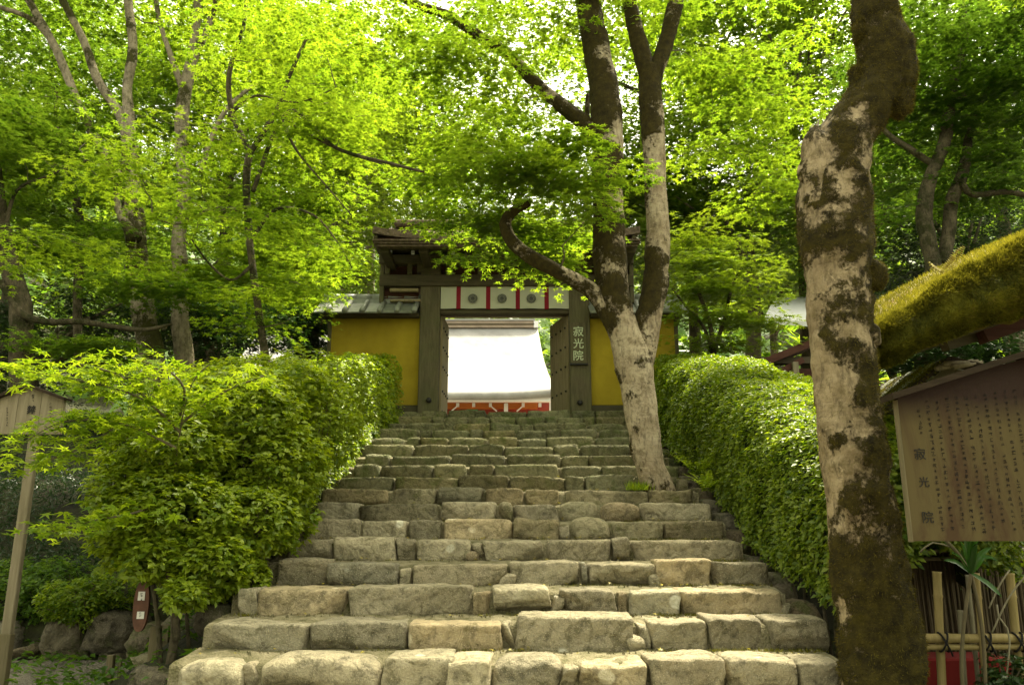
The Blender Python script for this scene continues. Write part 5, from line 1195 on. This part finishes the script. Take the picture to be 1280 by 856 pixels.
for px, s in ((572,-1), (613,1), (654,-1)):
    a, b = P(px, 507, HAY+1.05), P(px+s*8, 514, HAY+1.05); part('brace', MB().beam(a, b, .05, .06, (0,1,0)).me(), M['hallwhite'], hall)
hb('pendant', 630, 504, 635, 517, HAY+.9, .12, M['hallwhite']); hb('column', 687, 502.5, 691, 560, HAY+.9, .15, M['hallwhite']); hb('column', 550, 502.5, 553, 560, HAY+.95, .15, M['hallwhite'])
hb('sill', 190, 556, 700, 562, HAY+.3, 1.2, M['orange'])

# ------------------------------------------------------------------ side building behind the right hedge
sb = empty('side_building', P(960, 500, 10.8), 'low red-brown timber building with a tiled roof coloured white as glare behind the right hedge', 'building'); BB = 11.2
part('roof_board', MB().beam(P(905, 475, BB), P(1010, 432, BB), .5, .1).me(), M['redwood'], sb); part('roof_board', MB().beam(P(925, 490, BB-.1), P(1000, 452, BB-.1), .3, .08).me(), M['redwood'], sb)
part('wall', MB().box((P(930,500,BB).x, BB+.5, 2.6), (P(1100,500,BB).x, BB+.6, P(1000,452,BB).z)).me(), M['redwood'], sb)
part('post', pbox(993, 452, 1000, 500, BB-.3, .1), M['signwood'], sb); part('beam', pbox(925, 446, 1080, 454, BB-.1, .14), M['gatewood_h'], sb)
part('tiled_roof', MB().add([P(955, 398, BB+1.), P(1120, 410, BB+1.), P(1120, 368, BB+3.5), P(968, 372, BB+3.5), P(955, 404, BB+1.), P(1120, 416, BB+1.), P(1120, 374, BB+3.5), P(968, 378, BB+3.5)], [(0,1,2,3),(7,6,5,4),(0,4,5,1),(1,5,6,2),(2,6,7,3),(3,7,4,0)]).me(), M['hallwhite'], sb)  # white colour stands in for glare on this roof

# ------------------------------------------------------------------ boulders, stakes and plaque at lower left
def boulder(label, px0, py0, px1, py1, Y, dep, seed, rnd=2.6, mat='stone_dark'):
    a = P(px0, py1, Y); b = P(px1, py0, Y); vs, fs = stone_mesh((a.x, Y, min(a.z, b.z)-.06), (b.x, Y+dep, max(a.z, b.z)), (12, 8, 9), rnd, .05, .14, .02, seed)
    me = pydata(vs, fs, True); o = link('boulder', me, M[mat]); c = Vector(((a.x+b.x)/2, Y+dep/2, a.z)); me.transform(Matrix.Translation(-c)); o.location = c
    o['label'] = label; o['category'] = 'boulder'; o['group'] = 'boulders below the left bank'; return o
boulder('tall split boulder under the rounded shrub', 42, 772, 100, 832, 7.15, .5, 11, 3.4)
boulder('flat-topped overhanging boulder with moss, left of the plaque', 94, 772, 168, 812, 7.1, .5, 12, 3.6)
boulder('dark boulder wedged beneath the overhanging one', 112, 798, 165, 842, 7.2, .4, 13)
boulder('squarish boulder directly behind the plaque stake', 152, 786, 186, 824, 7.05, .4, 14, 4.)
boulder('low pale block at the foot of the wooden stakes', 150, 822, 250, 872, 5.75, .5, 15, 5., 'stone_mid')
boulder('low flat stone at the frame bottom beside the lowest step', 150, 846, 222, 900, 5.1, .4, 21, 4.)
boulder('rounded boulder right behind the signpost foot', 6, 812, 42, 842, 7.1, .4, 16)
boulder('dark upright boulder at the left edge beside the signpost', -40, 780, 14, 840, 7.3, .4, 17, 3.)
boulder('small stone on the gravel below the split boulder', 26, 828, 52, 846, 6.95, .25, 18)
boulder('mossy boulder half hidden behind the shrub stems', 190, 770, 262, 832, 6.9, .5, 19, 3.4)
stk = [(137,842,6.,.045,818,'short wooden stake on the gravel left of the plaque','stake_wood'), (148,850,6.,.02,822,'thin short stake leaning by the stubby one','x'), (187,870,5.75,.06,782,'square wooden stake carrying the red-brown plaque','x'), (203,838,6.4,.07,780,'square post standing behind the shrub stems','x')]
for px, py, Y, w_, pt, lab, _ in stk:
    a, b = P(px, py, Y), P(px, pt, Y); o = link('wooden_stake', None); bpy.data.objects.remove(o)
    me = MB().box((-w_/2, -w_/2, -.35), (w_/2, w_/2, b.z-a.z), .004).me(); o = link('wooden_stake', me, M['stake']); o.location = a; o['label'] = lab; o['category'] = 'stake'; o['group'] = 'wooden stakes beside the steps'
pq = empty('plaque', P(176, 788, 5.6), 'rounded red-brown plaque with white paper label among the shrub stems', 'plaque'); PY = 5.62
V, F = [], []; c = P(176, 757, PY); n1 = 24
for yy_ in (PY, PY+.025):
    for k_ in range(n1): a_ = 2*math.pi*k_/n1; ca, sa = math.cos(a_), math.sin(a_); V.append((c.x+.052*np.sign(ca)*abs(ca)**.8, yy_, c.z+.165*np.sign(sa)*abs(sa)**.9))
F = [tuple(range(n1)), tuple(reversed(range(n1, 2*n1)))]+[(k_, k_+n1, (k_+1) % n1+n1, (k_+1) % n1) for k_ in range(n1)]
part('board', pydata(V, F), M['plaque'], pq)
part('label_paper', pbox(172.5, 739, 181, 750, PY-.004, .003), M['paper'], pq); part('label_paper', pbox(171, 764, 180, 773, PY-.004, .003), M['paper'], pq)
mb = MB()
for py in (742, 745.5, 749, 766, 770): p = P(177 if py < 760 else 175.5, py, PY-.006); scribble(mb, p.x, p.z, PY-.0065, .018)
part('lettering', mb.me(), M['ink'], pq)
# ferns beside the forked maple's foot and a tuft of grass on the step
for lab, px, py, Y in (('fern tuft growing beside the base of the forked maple', 872, 592, 8.), ('fern at the foot of the right hedge below the forked maple', 885, 612, 7.4)):
    f_ = empty('fern', P(px, py, Y), lab, 'fern'); C, D, Sz = [], [], []
    for k_ in range(11):
        an = random.uniform(0, 2*math.pi); L = random.uniform(.18, .32); d = Vector((math.cos(an), math.sin(an), 1.1))
        for q_ in range(14):
            f = q_/13; p = P(px, py, Y)+d*L*f+Vector((0, 0, -.12*f*f)); 
            for s in (-1, 1): C.append(tuple(p)); D.append((-d.y*s+d.x*.4, d.x*s+d.y*.4, -.1)); Sz.append(.07*(1-f*.85))
    part('frond', scatter(np.array(C), np.tile(np.array([0, 0, 1.]), (len(C), 1))+randdir(len(C))*.2, np.array(D), np.array(Sz), gauss_tint(len(C), .5, .2), 'lance'), M['shrub'], f_)
gp = P(797, 612, 7.7); n = 160; C_ = np.tile(np.array(gp), (n, 1))+np.stack([RNG.normal(0, .05, n), RNG.normal(0, .04, n), np.zeros(n)], 1)
o = link('grass_tuft', scatter(C_, randdir(n), randdir(n)*.5+np.array([0, 0, 1.]), RNG.uniform(.05, .11, n), gauss_tint(n, .5, .3), 'blade'), M['shrub'], kind='stuff')
